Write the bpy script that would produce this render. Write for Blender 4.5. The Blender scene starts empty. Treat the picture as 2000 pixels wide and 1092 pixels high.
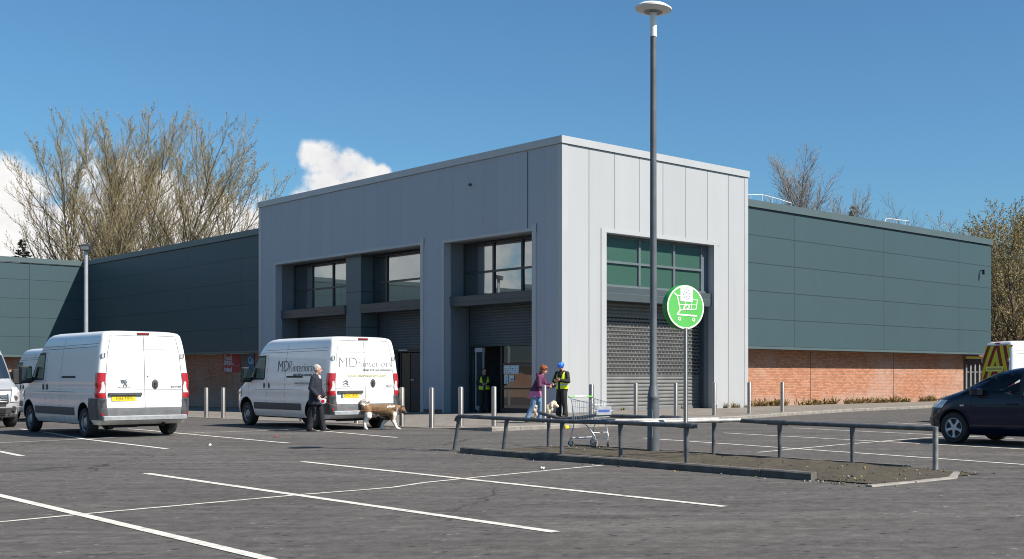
import bpy, bmesh, math, random
from math import sin, cos, pi, radians, atan2, sqrt, hypot
from mathutils import Vector, Matrix, Euler
R = radians
rnd = random.Random(7)
S = bpy.context.scene
C = S.collection

# ------------------------------------------------------------------ camera, sky, sun, exposure
# world frame: origin at the corner of the grey block, x along its sunlit face, y along its shaded face
YAW = R(48.1)
CAM = (-26.34, -33.68, 1.45)
F, CX, HZ = 2264.0, 1500.0, 734.0          # focal length / principal point / eye level, in photo pixels
cam = bpy.data.cameras.new('camera'); co = bpy.data.objects.new('camera', cam); C.objects.link(co)
co.location = CAM; co.rotation_euler = (R(90), 0, -YAW)
cam.sensor_width = 36; cam.lens = 36*F/2000; cam.shift_x = -0.25; cam.shift_y = 0.094
cam.clip_start = .1; cam.clip_end = 3000
S.camera = co
S.view_settings.view_transform = 'Standard'; S.view_settings.look = 'None'
S.cycles.filter_width = 1.05
S.view_settings.gamma = 1; S.view_settings.exposure = 0.78

SUN = Vector((.417, -.909, 0)).normalized(); ELEV = R(47)
sl = bpy.data.lights.new('sun', 'SUN'); so = bpy.data.objects.new('sun', sl); C.objects.link(so)
sl.energy = 4.9; sl.angle = R(.53); sl.color = (1, .925, .83)
so.rotation_euler = Vector((SUN.x*cos(ELEV), SUN.y*cos(ELEV), sin(ELEV))).to_track_quat('Z', 'Y').to_euler()

def dirpx(px, py):
    k = (px-CX)/F; v = (HZ-py)/F
    d = Vector((k*cos(YAW)+sin(YAW), -k*sin(YAW)+cos(YAW), v)); return d.normalized()

W = bpy.data.worlds.new('World'); S.world = W; W.use_nodes = True
nt = W.node_tree; N = nt.nodes; LK = nt.links
bg = N['Background']
sky = N.new('ShaderNodeTexSky'); sky.sky_type = 'NISHITA'; sky.sun_disc = False
sky.sun_elevation = ELEV; sky.sun_rotation = atan2(SUN.x, SUN.y)
sky.altitude = 0; sky.air_density = 1.0; sky.dust_density = 1.1; sky.ozone_density = 2.6
bg.inputs['Strength'].default_value = .0705
def wmath(op, a, b=None, c=None):
    n = N.new('ShaderNodeMath'); n.operation = op
    for i, v in enumerate((a, b, c)):
        if v is None: continue
        if isinstance(v, (int, float)): n.inputs[i].default_value = v
        else: LK.new(v, n.inputs[i])
    return n.outputs[0]
tc = N.new('ShaderNodeTexCoord')
def blob(d, r):
    n = N.new('ShaderNodeVectorMath'); n.operation = 'DISTANCE'
    LK.new(tc.outputs['Generated'], n.inputs[0]); n.inputs[1].default_value = d
    return wmath('SUBTRACT', 1.0, wmath('DIVIDE', n.outputs['Value'], r))
def wnoise(scale, detail, rough=.55):
    n = N.new('ShaderNodeTexNoise'); n.inputs['Scale'].default_value = scale; n.inputs['Detail'].default_value = detail
    n.inputs['Roughness'].default_value = rough; LK.new(tc.outputs['Generated'], n.inputs['Vector']); return n.outputs['Fac']
clouds = [(609,302,40),(636,314,56),(662,330,50),(678,322,46),(712,336,40),(746,338,26),(696,368,72),(640,362,58),(598,404,52),
          (4,375,78),(-40,430,140),(56,446,105),(140,470,150),(250,470,190),(400,480,160),(492,450,60),(330,430,130)]
m = None
for x, y, r in clouds:
    b = blob(dirpx(x, y), r/F/1.06)
    m = b if m is None else wmath('SMOOTH_MAX', m, b, .12)
for d, r in (((-.50,.85,.13),.17), ((-.66,.74,.11),.15)):
    m = wmath('MAXIMUM', m, blob(Vector(d).normalized(), r))
nz = wnoise(26, 9, .6); nz2 = wnoise(60, 8, .6)
dens = wmath('ADD', m, wmath('MULTIPLY', wmath('SUBTRACT', nz, .5), 1.3))
dens = wmath('ADD', dens, wmath('MULTIPLY', wmath('SUBTRACT', nz2, .5), .35))
mr = N.new('ShaderNodeMapRange'); mr.interpolation_type = 'SMOOTHSTEP'
LK.new(dens, mr.inputs['Value']); mr.inputs['From Min'].default_value = .13; mr.inputs['From Max'].default_value = .52
cr = N.new('ShaderNodeValToRGB'); LK.new(wmath('ADD', wmath('MULTIPLY', nz, .9), wmath('MULTIPLY', nz2, .35)), cr.inputs['Fac'])
cr.color_ramp.elements[0].position = .38; cr.color_ramp.elements[0].color = (6.0, 6.05, 6.4, 1)
cr.color_ramp.elements[1].position = .72; cr.color_ramp.elements[1].color = (8.3, 8.15, 8.0, 1)
mx = N.new('ShaderNodeMix'); mx.data_type = 'RGBA'
tint = N.new('ShaderNodeVectorMath'); tint.operation = 'MULTIPLY'; tint.inputs[1].default_value = (.56, .90, 1.06); LK.new(sky.outputs['Color'], tint.inputs[0])
LK.new(mr.outputs['Result'], mx.inputs['Factor']); LK.new(tint.outputs[0], mx.inputs['A']); LK.new(cr.outputs['Color'], mx.inputs['B'])
LK.new(mx.outputs['Result'], bg.inputs['Color'])

# ------------------------------------------------------------------ helpers
def gz(x, y):
    "height of the car park: level near the camera, falling gently away to the left of the block"
    return -.0083*max(0.0, y+.5) if y < 60 else -.0083*60.5
def G(px, py, z=None):
    "ground point under a pixel of the photo (survey of the car park)"
    zz = 0 if z is None else z
    for _ in range(6):
        Y = F*(CAM[2]-zz)/(py-HZ); X = (px-CX)/F*Y
        x = CAM[0]+X*cos(YAW)+Y*sin(YAW); y = CAM[1]-X*sin(YAW)+Y*cos(YAW)
        if z is None: zz = gz(x, y)
    return Vector((x, y, zz))
def CB(X, Y, z=0):
    "camera-frame right/forward metres to world"
    return Vector((CAM[0]+X*cos(YAW)+Y*sin(YAW), CAM[1]-X*sin(YAW)+Y*cos(YAW), z))
VIEW = pi/2-YAW       # heading (from +x) of the camera's forward direction
RIGHT = -YAW          # heading of the camera's right direction

MATS = {}
AL = .62          # scene-wide albedo level of the masonry, sheet metal and asphalt, set against the exposure
def mat(name, col, rough=.6, metal=0.0, var=.12, vscale=3.0, bump=0.0, bscale=40.0, spec=.5, coat=0.0, emit=None, alpha=None, trans=0.0, ior=None):
    if name in MATS: return MATS[name]
    m = bpy.data.materials.new(name); m.use_nodes = True; MATS[name] = m
    t = m.node_tree; p = t.nodes['Principled BSDF']
    p.inputs['Roughness'].default_value = rough; p.inputs['Metallic'].default_value = metal
    p.inputs['Specular IOR Level'].default_value = spec
    p.inputs['Coat Weight'].default_value = coat
    p.inputs['Base Color'].default_value = (*col, 1)
    if trans: p.inputs['Transmission Weight'].default_value = trans
    if ior: p.inputs['IOR'].default_value = ior
    if var or bump:
        c = t.nodes.new('ShaderNodeTexCoord')
        n = t.nodes.new('ShaderNodeTexNoise'); n.inputs['Scale'].default_value = vscale; n.inputs['Detail'].default_value = 6
        t.links.new(c.outputs['Object'], n.inputs['Vector'])
        if var:
            r = t.nodes.new('ShaderNodeValToRGB'); r.color_ramp.elements[0].position = .3; r.color_ramp.elements[1].position = .7
            r.color_ramp.elements[0].color = (*[v*(1-var) for v in col], 1); r.color_ramp.elements[1].color = (*[min(1, v*(1+var)) for v in col], 1)
            t.links.new(n.outputs['Fac'], r.inputs['Fac']); t.links.new(r.outputs['Color'], p.inputs['Base Color'])
        if bump:
            n2 = t.nodes.new('ShaderNodeTexNoise'); n2.inputs['Scale'].default_value = bscale; n2.inputs['Detail'].default_value = 4
            t.links.new(c.outputs['Object'], n2.inputs['Vector'])
            b = t.nodes.new('ShaderNodeBump'); b.inputs['Strength'].default_value = bump; b.inputs['Distance'].default_value = .02
            t.links.new(n2.outputs['Fac'], b.inputs['Height']); t.links.new(b.outputs['Normal'], p.inputs['Normal'])
    return m

class NB:
    "tiny node builder for the larger procedural materials"
    def __init__(s, name):
        s.m = bpy.data.materials.new(name); s.m.use_nodes = True; MATS[name] = s.m
        s.t = s.m.node_tree; s.p = s.t.nodes['Principled BSDF']; s.c = s.t.nodes.new('ShaderNodeTexCoord')
        s.out = s.t.nodes['Material Output']; s.k = AL
    def set(s, inp, v):
        if isinstance(v, (int, float)): inp.default_value = v
        elif isinstance(v, (tuple, list)): inp.default_value = v if len(v) != 3 or inp.type != 'RGBA' else (*[q*s.k for q in v], 1)
        else: s.t.links.new(v, inp)
    def math(s, op, a, b=None, c=None, clamp=False):
        n = s.t.nodes.new('ShaderNodeMath'); n.operation = op; n.use_clamp = clamp
        for i, v in enumerate((a, b, c)):
            if v is not None: s.set(n.inputs[i], v)
        return n.outputs[0]
    def xyz(s, coord='Object'):
        n = s.t.nodes.new('ShaderNodeSeparateXYZ'); s.t.links.new(s.c.outputs[coord], n.inputs[0]); return n.outputs
    def comb(s, x=0, y=0, z=0):
        n = s.t.nodes.new('ShaderNodeCombineXYZ')
        for i, v in enumerate((x, y, z)): s.set(n.inputs[i], v)
        return n.outputs[0]
    def noise(s, scale, detail=5, rough=.55, vec=None, dist=0):
        n = s.t.nodes.new('ShaderNodeTexNoise'); n.inputs['Scale'].default_value = scale; n.inputs['Detail'].default_value = detail
        n.inputs['Roughness'].default_value = rough; n.inputs['Distortion'].default_value = dist
        s.t.links.new(vec if vec is not None else s.c.outputs['Object'], n.inputs['Vector']); return n.outputs['Fac']
    def ramp(s, fac, stops, interp='LINEAR'):
        n = s.t.nodes.new('ShaderNodeValToRGB'); s.t.links.new(fac, n.inputs['Fac']); n.color_ramp.interpolation = interp
        e = n.color_ramp.elements
        while len(e) < len(stops): e.new(.5)
        for q, (pos, c) in zip(e, stops):
            q.position = pos; q.color = (*[w*s.k for w in c], 1) if not isinstance(c, (int, float)) else (c, c, c, 1)
        return n.outputs['Color']
    def mix(s, f, a, b, mode='MIX'):
        n = s.t.nodes.new('ShaderNodeMix'); n.data_type = 'RGBA'; n.blend_type = mode
        s.set(n.inputs['Factor'], f); s.set(n.inputs['A'], a); s.set(n.inputs['B'], b); return n.outputs['Result']
    def maprange(s, v, a, b, c=0., d=1.):
        n = s.t.nodes.new('ShaderNodeMapRange'); s.set(n.inputs['Value'], v)
        for k, q in zip(('From Min', 'From Max', 'To Min', 'To Max'), (a, b, c, d)): n.inputs[k].default_value = q
        return n.outputs['Result']
    def bump(s, h, strength, dist=.02):
        n = s.t.nodes.new('ShaderNodeBump'); n.inputs['Strength'].default_value = strength; n.inputs['Distance'].default_value = dist
        s.t.links.new(h, n.inputs['Height']); s.t.links.new(n.outputs['Normal'], s.p.inputs['Normal'])
    def pr(s, **k):
        for a, v in k.items(): s.set(s.p.inputs[{'col':'Base Color','rough':'Roughness','metal':'Metallic','spec':'Specular IOR Level','coat':'Coat Weight'}[a]], v)
        return s.m

class MB:
    "collects shapes; build() links them as ONE mesh object"
    def __init__(s): s.v = []; s.f = []; s.mi = []; s.cur = 0
    def m(s, i): s.cur = i; return s
    def add(s, vs, fs):
        o = len(s.v); s.v += [tuple(v) for v in vs]; s.f += [tuple(i+o for i in f) for f in fs]; s.mi += [s.cur]*len(fs); return s
    def box(s, x0, x1, y0, y1, z0, z1, M=None):
        vs = [Vector((x, y, z)) for z in (z0, z1) for y in (y0, y1) for x in (x0, x1)]
        if M is not None: vs = [M @ v for v in vs]
        return s.add(vs, [(0,2,3,1),(4,5,7,6),(0,1,5,4),(2,6,7,3),(0,4,6,2),(1,3,7,5)])
    def rbox(s, x0, x1, y0, y1, z0, z1, r=.02, M=None):
        "box with its vertical edges rounded and its top edge softened"
        def ring(ins, z):
            out = []; rr = max(r-ins, .001)
            for cx, cy, a0 in ((x1-r, y1-r, 0), (x0+r, y1-r, 90), (x0+r, y0+r, 180), (x1-r, y0+r, 270)):
                for q in range(4):
                    a = R(a0+30*q); out.append(Vector((cx+rr*cos(a), cy+rr*sin(a), z)))
            return out
        rings = [ring(r*.5, z0), ring(0, z0+r*.5), ring(0, z1-r*.5), ring(r*.5, z1)]
        return s.loft(rings, True, M)
    def loft(s, rings, cap=True, M=None, closed=True):
        n = len(rings[0]); vs = [v for rg in rings for v in rg]; fs = []
        if M is not None: vs = [M @ Vector(v) for v in vs]
        for i in range(len(rings)-1):
            for j in range(n if closed else n-1):
                k = (j+1) % n; fs.append((i*n+j, i*n+k, (i+1)*n+k, (i+1)*n+j))
        if cap: fs += [tuple(reversed(range(n))), tuple((len(rings)-1)*n+j for j in range(n))]
        return s.add(vs, fs)
    def tube(s, pts, r, n=8, cap=True):
        pts = [Vector(p) for p in pts]; rs = r if isinstance(r, (list, tuple)) else [r]*len(pts)
        rings = []; ref = None
        for i, p in enumerate(pts):
            a = pts[max(i-1, 0)]; b = pts[min(i+1, len(pts)-1)]; d = (b-a)
            d = d.normalized() if d.length > 1e-9 else Vector((0, 0, 1))
            if ref is None: ref = Vector((1, 0, 0)) if abs(d.x) < .8 else Vector((0, 1, 0))
            u = d.cross(ref).normalized(); w = u.cross(d); ref = w.copy()
            ref = -ref if False else ref
            rings.append([p+(u*cos(2*pi*j/n)+w*sin(2*pi*j/n))*rs[i] for j in range(n)])
            ref = w
        return s.loft(rings, cap)
    def lathe(s, prof, n=20, M=None, cap=True):
        "profile of (radius, z) spun about z"
        return s.loft([[Vector((r*cos(2*pi*j/n), r*sin(2*pi*j/n), z)) for j in range(n)] for r, z in prof], cap, M)
    def prism(s, poly, h0, h1, M=None):
        n = len(poly); vs = [Vector((x, y, h0)) for x, y in poly]+[Vector((x, y, h1)) for x, y in poly]
        if M is not None: vs = [M @ v for v in vs]
        return s.add(vs, [tuple(reversed(range(n))), tuple(range(n, 2*n))]+[(i, (i+1) % n, n+(i+1) % n, n+i) for i in range(n)])
    def grid(s, P, nu, nv):
        vs = [P(i/nu, j/nv) for j in range(nv+1) for i in range(nu+1)]; w = nu+1
        return s.add(vs, [(j*w+i, j*w+i+1, (j+1)*w+i+1, (j+1)*w+i) for j in range(nv) for i in range(nu)])
    def build(s, name, mats, parent=None, smooth=None, loc=None):
        me = bpy.data.meshes.new(name); me.from_pydata(s.v, [], s.f)
        for q in (mats if isinstance(mats, (list, tuple)) else [mats]): me.materials.append(q)
        if any(s.mi): me.polygons.foreach_set('material_index', s.mi)
        if smooth is not None:
            me.polygons.foreach_set('use_smooth', [True]*len(me.polygons)); me.set_sharp_from_angle(angle=R(smooth))
        me.update(); o = bpy.data.objects.new(name, me); C.objects.link(o)
        if parent is not None: o.parent = parent
        if loc is not None: o.location = loc
        return o
def tag(o, label=None, cat=None, group=None, kind=None):
    if label: o['label'] = label
    if cat: o['category'] = cat
    if group: o['group'] = group
    if kind: o['kind'] = kind
    return o
def thing(name, label, cat, loc=(0, 0, 0), rz=0, group=None):
    o = bpy.data.objects.new(name, None); C.objects.link(o); o.empty_display_size = .2
    o.location = loc; o.rotation_euler = (0, 0, rz); return tag(o, label, cat, group)
def kids(o): return [c for c in C.objects if c.parent == o]
def copy_tree(o, parent=None):
    c = o.copy(); C.objects.link(c)
    if parent is not None: c.parent = parent
    for ch in kids(o): copy_tree(ch, c)
    return c
def text(name, s, size, m, parent, M, align='CENTER', off=0.0, sx=1.0, ext=.001):
    cu = bpy.data.curves.new(name, 'FONT'); cu.body = s; cu.size = size; cu.align_x = align; cu.align_y = 'CENTER'
    cu.extrude = ext; cu.offset = off; cu.resolution_u = 3
    t = bpy.data.objects.new('tmp_text', cu); C.objects.link(t)
    dg = bpy.context.evaluated_depsgraph_get(); me = bpy.data.meshes.new_from_object(t.evaluated_get(dg)); bpy.data.objects.remove(t)
    me.name = name; me.materials.clear(); me.materials.append(m)
    me.transform(M @ Matrix.Diagonal((sx, 1, 1, 1)))
    o = bpy.data.objects.new(name, me); C.objects.link(o)
    if parent is not None: o.parent = parent
    return o
def applied(o):
    "replace an object's mesh by its modified mesh"
    dg = bpy.context.evaluated_depsgraph_get(); me = bpy.data.meshes.new_from_object(o.evaluated_get(dg))
    o.modifiers.clear(); o.data = me; return o
def frame(origin, ex, ey):
    "matrix with x axis ex, y axis ey"
    ex = Vector(ex).normalized(); ez = ex.cross(Vector(ey)).normalized(); ey = ez.cross(ex)
    M = Matrix.Identity(4)
    for i in range(3): M[i][0] = ex[i]; M[i][1] = ey[i]; M[i][2] = ez[i]; M[i][3] = origin[i]
    return M

def ray(px): k = (px-CX)/F; return (k*cos(YAW)+sin(YAW), -k*sin(YAW)+cos(YAW))
def yline(px, x, py=None):
    "where the line x = const meets a pixel column: y (and the height of a pixel row there)"
    dx, dy = ray(px); t = (x-CAM[0])/dx; y = CAM[1]+t*dy
    return y if py is None else (y, CAM[2]-(py-HZ)*t/F)
def xline(px, y, py=None):
    dx, dy = ray(px); t = (y-CAM[1])/dy; x = CAM[0]+t*dx
    return x if py is None else (x, CAM[2]-(py-HZ)*t/F)

# ------------------------------------------------------------------ setting materials
def m_asphalt():
    b = NB('asphalt'); o = b.xyz()
    big = b.noise(.16, 5, .6); mid = b.noise(1.1, 6, .65); fine = b.noise(38, 4, .75); grit = b.noise(95, 2, .8)
    al = b.math('ADD', b.math('MULTIPLY', o[0], .67), b.math('MULTIPLY', o[1], -.74)); ac = b.math('ADD', b.math('MULTIPLY', o[0], .74), b.math('MULTIPLY', o[1], .67))
    st = b.noise(1.0, 7, .7, vec=b.comb(b.math('MULTIPLY', ac, .9), b.math('MULTIPLY', al, .10), 0))
    st2 = b.noise(1.0, 5, .7, vec=b.comb(b.math('MULTIPLY', ac, 5.0), b.math('MULTIPLY', al, .9), 3))
    base = b.ramp(big, [(.3, (.122, .112, .105)), (.7, (.146, .135, .127))])
    base = b.mix(b.maprange(mid, .40, .72, 0, .55), base, (.165, .153, .144))
    base = b.mix(b.maprange(st, .52, .66, 0, .8), base, (.215, .203, .19)); base = b.mix(b.maprange(st, .46, .32, 0, .6), base, (.098, .091, .086))
    base = b.mix(b.maprange(st2, .54, .70, 0, .6), base, (.21, .197, .186)); base = b.mix(b.maprange(st2, .44, .30, 0, .6), base, (.085, .079, .075))
    oil = b.noise(.55, 3, .5); base = b.mix(b.maprange(oil, .64, .74, 0, .5), base, (.07, .066, .064))
    pink = b.noise(.33, 3, .5); base = b.mix(b.maprange(pink, .55, .7, 0, .3), base, (.165, .135, .125))
    clump = b.noise(11, 5, .75); base = b.mix(b.maprange(clump, .55, .66, 0, .65), base, (.075, .069, .065)); base = b.mix(b.maprange(clump, .42, .30, 0, .6), base, (.235, .222, .21))
    pit = b.noise(6.5, 6, .85); base = b.mix(b.maprange(pit, .655, .70, 0, .8), base, (.05, .046, .044))
    vs = b.t.nodes.new('ShaderNodeTexVoronoi'); vs.inputs['Scale'].default_value = 7.0; vs.inputs['Randomness'].default_value = 1.0; b.t.links.new(b.c.outputs['Object'], vs.inputs['Vector'])
    sp = b.t.nodes.new('ShaderNodeSeparateColor'); b.t.links.new(vs.outputs['Color'], sp.inputs[0])
    base = b.mix(b.math('MULTIPLY', b.math('GREATER_THAN', sp.outputs[0], .80), b.maprange(vs.outputs['Distance'], .18, .30, .9, 0)), base, (.035, .032, .03))
    base = b.mix(b.math('MULTIPLY', b.math('GREATER_THAN', sp.outputs[1], .90), b.maprange(vs.outputs['Distance'], .14, .24, .8, 0)), base, (.36, .34, .32))
    base = b.mix(b.maprange(fine, .35, .7, 0, .45), base, (.09, .084, .08)); base = b.mix(b.maprange(grit, .58, .75, 0, .6), base, (.29, .275, .26))
    v = b.t.nodes.new('ShaderNodeTexVoronoi'); v.feature = 'DISTANCE_TO_EDGE'; v.inputs['Scale'].default_value = .16
    w = b.t.nodes.new('ShaderNodeVectorMath'); w.operation = 'ADD'; b.t.links.new(b.c.outputs['Object'], w.inputs[0])
    b.t.links.new(b.comb(b.noise(1.3, 4), b.noise(1.7, 4), 0), w.inputs[1]); b.t.links.new(w.outputs[0], v.inputs['Vector'])
    va = b.maprange(b.noise(4.5, 8, .85), .36, .64, .66, 1.34); vb = b.maprange(b.noise(1.0, 7, .8, vec=b.comb(b.math('MULTIPLY', ac, 3.2), b.math('MULTIPLY', al, .35), 9)), .36, .64, .78, 1.22)
    sc_ = b.t.nodes.new('ShaderNodeVectorMath'); sc_.operation = 'SCALE'; b.t.links.new(base, sc_.inputs[0]); b.t.links.new(b.math('MULTIPLY', va, vb), sc_.inputs['Scale']); base = sc_.outputs[0]
    crack = b.math('MULTIPLY', b.maprange(v.outputs['Distance'], .0025, .0045, 1, 0), b.maprange(b.noise(.21, 2), .46, .54, 0, .8))
    base = b.mix(crack, base, (.04, .04, .04))
    b.bump(b.math('ADD', b.math('ADD', fine, b.math('MULTIPLY', grit, .7)), b.math('MULTIPLY', clump, 1.4)), .6, .014)
    return b.pr(col=base, rough=.9, spec=.25)
def m_line():
    b = NB('worn_line_paint'); b.k = .80
    wear = b.noise(7, 7, .7); fine = b.noise(60, 3, .8)
    f = b.math('ADD', b.math('MULTIPLY', wear, .72), b.math('MULTIPLY', fine, .34))
    col = b.mix(b.maprange(f, .50, .70, 0, 1), (.72, .685, .62), (.22, .205, .19))
    return b.pr(col=col, rough=.8)
def m_panel(name, col, horiz=None, vert=None, zoff=0, rough=.42, metal=.0, lw=.012, jd=.72, spec=.35):
    "insulated cladding panels: joint grooves every so many metres, faint sheet-to-sheet tint and streaks"
    b = NB(name); o = b.xyz()
    along = b.math('ADD', o[0], o[1]); joint = None
    if vert:
        fr = b.math('FRACT', b.math('DIVIDE', along, vert)); dd = b.math('MULTIPLY', b.math('MINIMUM', fr, b.math('SUBTRACT', 1.0, fr)), vert)
        joint = b.maprange(dd, lw*.5, lw*1.2, 1, 0); cell = b.math('FLOOR', b.math('DIVIDE', along, vert))
    if horiz:
        fz = b.math('FRACT', b.math('DIVIDE', b.math('SUBTRACT', o[2], zoff), horiz)); dz = b.math('MULTIPLY', b.math('MINIMUM', fz, b.math('SUBTRACT', 1.0, fz)), horiz)
        jz = b.maprange(dz, lw*.5, lw*1.2, 1, 0); joint = jz if joint is None else b.math('MAXIMUM', joint, b.math('MULTIPLY', jz, 1.0))
        cz = b.math('FLOOR', b.math('DIVIDE', b.math('SUBTRACT', o[2], zoff), horiz)); cell = cz if not vert else b.math('ADD', b.math('MULTIPLY', cell, 7.3), cz)
    wn = b.t.nodes.new('ShaderNodeTexWhiteNoise'); wn.noise_dimensions = '1D'; b.t.links.new(cell, wn.inputs['W'])
    streak = b.noise(1.0, 5, .6, vec=b.comb(b.math('MULTIPLY', o[0], 2.2), b.math('MULTIPLY', o[1], 2.2), b.math('MULTIPLY', o[2], .12)))
    big = b.noise(.5, 4)
    f = b.math('ADD', b.math('MULTIPLY', wn.outputs['Value'], .045), b.math('ADD', b.math('MULTIPLY', streak, .10), b.math('MULTIPLY', big, .08)))
    f = b.math('ADD', f, .885)
    n = b.t.nodes.new('ShaderNodeVectorMath'); n.operation = 'SCALE'; n.inputs[0].default_value = tuple(q*AL for q in col); b.t.links.new(f, n.inputs['Scale'])
    grime = b.math('MULTIPLY', b.maprange(b.math('ADD', o[2], b.math('MULTIPLY', streak, 1.2)), 1.15, .35, 0, .5), b.maprange(big, .35, .65, .4, 1))
    drip = b.maprange(b.noise(1.0, 6, .75, vec=b.comb(b.math('MULTIPLY', o[0], 5.), b.math('MULTIPLY', o[1], 5.), b.math('MULTIPLY', o[2], .16))), .58, .78, 0, .28)
    base = b.mix(b.math('ADD', grime, drip, clamp=True), n.outputs[0], tuple(c*.62 for c in col))
    base = b.mix(b.math('MULTIPLY', joint, jd), base, tuple(c*.22 for c in col))
    b.bump(b.math('SUBTRACT', b.math('MULTIPLY', b.noise(.9, 3), .9), b.math('MULTIPLY', joint, jd)), .25, .012)
    return b.pr(col=base, rough=rough, metal=metal, spec=spec)
def m_brick(name, ax):
    b = NB(name); o = b.xyz()
    n = b.t.nodes.new('ShaderNodeTexBrick'); n.inputs['Scale'].default_value = 1.0
    n.inputs['Brick Width'].default_value = .225; n.inputs['Row Height'].default_value = .075; n.inputs['Mortar Size'].default_value = .011
    n.inputs['Color1'].default_value = (.36, .145, .082, 1); n.inputs['Color2'].default_value = (.52, .255, .15, 1); n.inputs['Mortar'].default_value = (.26, .165, .12, 1)
    n.inputs['Bias'].default_value = -.1
    b.t.links.new(b.comb(o[ax], o[2], 0), n.inputs['Vector'])
    ef = b.noise(.42, 6, .62); low = b.maprange(o[2], .75, .05, 0, .35)
    col = b.mix(b.maprange(b.math('ADD', ef, b.math('MULTIPLY', low, .6)), .48, .70, 0, .8), n.outputs['Color'], (.64, .45, .37))
    col = b.mix(b.maprange(b.noise(1.4, 6, .6), .55, .8, 0, .4), col, (.25, .11, .07))
    b.bump(b.math('MULTIPLY', n.outputs['Fac'], -1.0), .5, .01)
    return b.pr(col=col, rough=.9, spec=.2)
def m_glass(name, refl=.45, tint=(.012, .016, .02)):
    b = NB(name)
    b.pr(col=tint, rough=.25)
    g = b.t.nodes.new('ShaderNodeBsdfGlossy'); g.inputs['Roughness'].default_value = .012; g.inputs['Color'].default_value = (.86, .93, .93, 1)
    nn = b.t.nodes.new('ShaderNodeBump'); nn.inputs['Strength'].default_value = .02; nn.inputs['Distance'].default_value = .02
    b.t.links.new(b.noise(.7, 2), nn.inputs['Height']); b.t.links.new(nn.outputs['Normal'], g.inputs['Normal'])
    fr = b.t.nodes.new('ShaderNodeFresnel'); fr.inputs['IOR'].default_value = 1.5
    f = b.math('ADD', fr.outputs[0], refl, clamp=True)
    mx = b.t.nodes.new('ShaderNodeMixShader'); b.t.links.new(f, mx.inputs[0]); b.t.links.new(b.p.outputs[0], mx.inputs[1]); b.t.links.new(g.outputs[0], mx.inputs[2])
    b.t.links.new(mx.outputs[0], b.out.inputs['Surface']); return b.m
def m_paver():
    b = NB('pavement_slabs')
    n = b.t.nodes.new('ShaderNodeTexBrick'); n.inputs['Scale'].default_value = 1.0
    n.inputs['Brick Width'].default_value = .6; n.inputs['Row Height'].default_value = .45; n.inputs['Mortar Size'].default_value = .012
    n.inputs['Color1'].default_value = (0.172, 0.155, 0.135, 1); n.inputs['Color2'].default_value = (0.204, 0.183, 0.159, 1); n.inputs['Mortar'].default_value = (0.064, 0.060, 0.058, 1)
    b.t.links.new(b.c.outputs['Object'], n.inputs['Vector'])
    col = b.mix(b.maprange(b.noise(.9, 6, .65), .42, .7, 0, .5), n.outputs['Color'], (.17, .155, .14))
    col = b.mix(b.maprange(b.noise(30, 3, .7), .5, .75, 0, .4), col, (.34, .32, .29))
    b.bump(b.noise(50, 3), .2, .01)
    return b.pr(col=col, rough=.9, spec=.25)
def m_perf():
    "roller shutter with punched slots"
    b = NB('punched_shutter'); o = b.xyz()
    P = .145
    row = b.math('FLOOR', b.math('DIVIDE', b.math('SUBTRACT', o[2], .118), P)); fz = b.math('FRACT', b.math('DIVIDE', b.math('SUBTRACT', o[2], .118), P))
    fx = b.math('FRACT', b.math('ADD', b.math('DIVIDE', o[0], .2), b.math('MULTIPLY', b.math('FRACT', b.math('MULTIPLY', row, .5)), 1.0)))
    inx = b.math('MULTIPLY', b.math('GREATER_THAN', fx, .08), b.math('LESS_THAN', fx, .92)); inz = b.math('MULTIPLY', b.math('GREATER_THAN', fz, .50), b.math('LESS_THAN', fz, .92))
    band = b.math('MULTIPLY', b.math('GREATER_THAN', o[2], 1.42), b.math('LESS_THAN', o[2], 3.74))
    h = b.math('MULTIPLY', b.math('MULTIPLY', inx, inz), band)
    col = b.mix(h, b.ramp(b.noise(2, 5), [(.3, (.20, .206, .20)), (.7, (.27, .274, .266))]), (.012, .013, .016))
    return b.pr(col=col, rough=b.math('ADD', b.math('MULTIPLY', h, .4), .45), metal=.15)
def m_soil():
    b = NB('soil_and_moss')
    f = b.noise(9, 7, .7); g = b.noise(70, 4, .8); k = b.noise(1.4, 4)
    col = b.ramp(f, [(.3, (.10, .085, .064)), (.55, (.185, .16, .122)), (.75, (.25, .22, .165))])
    col = b.mix(b.maprange(g, .45, .7, 0, .7), col, (.075, .064, .05)); col = b.mix(b.maprange(k, .5, .7, 0, .5), col, (.17, .155, .10))
    b.bump(b.math('ADD', g, f), .9, .03)
    return b.pr(col=col, rough=.95, spec=.15)
ASPH = m_asphalt(); LINE = m_line(); PAVE = m_paver(); SOIL = m_soil()
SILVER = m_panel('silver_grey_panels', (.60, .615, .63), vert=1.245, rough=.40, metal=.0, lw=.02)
SILVERS = m_panel('silver_grey_panels_shade', (.575, .62, .69), vert=1.0, rough=.5, lw=.016, jd=.18, spec=.2)  # shaded-face copy of the panels: blue of the shade put into the colour
TRIM = mat('silver_grey_trim', (0.382, 0.391, 0.401), .42, .0, .04, 1.2)
TEAL = m_panel('teal_grey_panels', (.076, .130, .149), horiz=1.205, vert=6.8, zoff=2.72, rough=.5, lw=.022, jd=.6, spec=.18)
TEALT = mat('teal_grey_trim', (0.067, 0.099, 0.105), .5, 0, .05, 1.0)
DKTRIM = mat('anthracite_trim', (0.046, 0.058, 0.067), .45, .1, .08, 2)
BRX = m_brick('brickwork_x', 0); BRY = m_brick('brickwork_y', 1)
GLASS = m_glass('reflective_glass', .27); GLASSR = m_glass('reflective_glass_green_glow', .34, (.10, .235, .18))  # second glass: green glow of the sunlit window painted into its base colour
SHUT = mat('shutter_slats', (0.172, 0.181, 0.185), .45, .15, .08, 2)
SHUTD = mat('dark_shutter_slats', (0.077, 0.089, 0.099), .5, .1, .1, 2)
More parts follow.
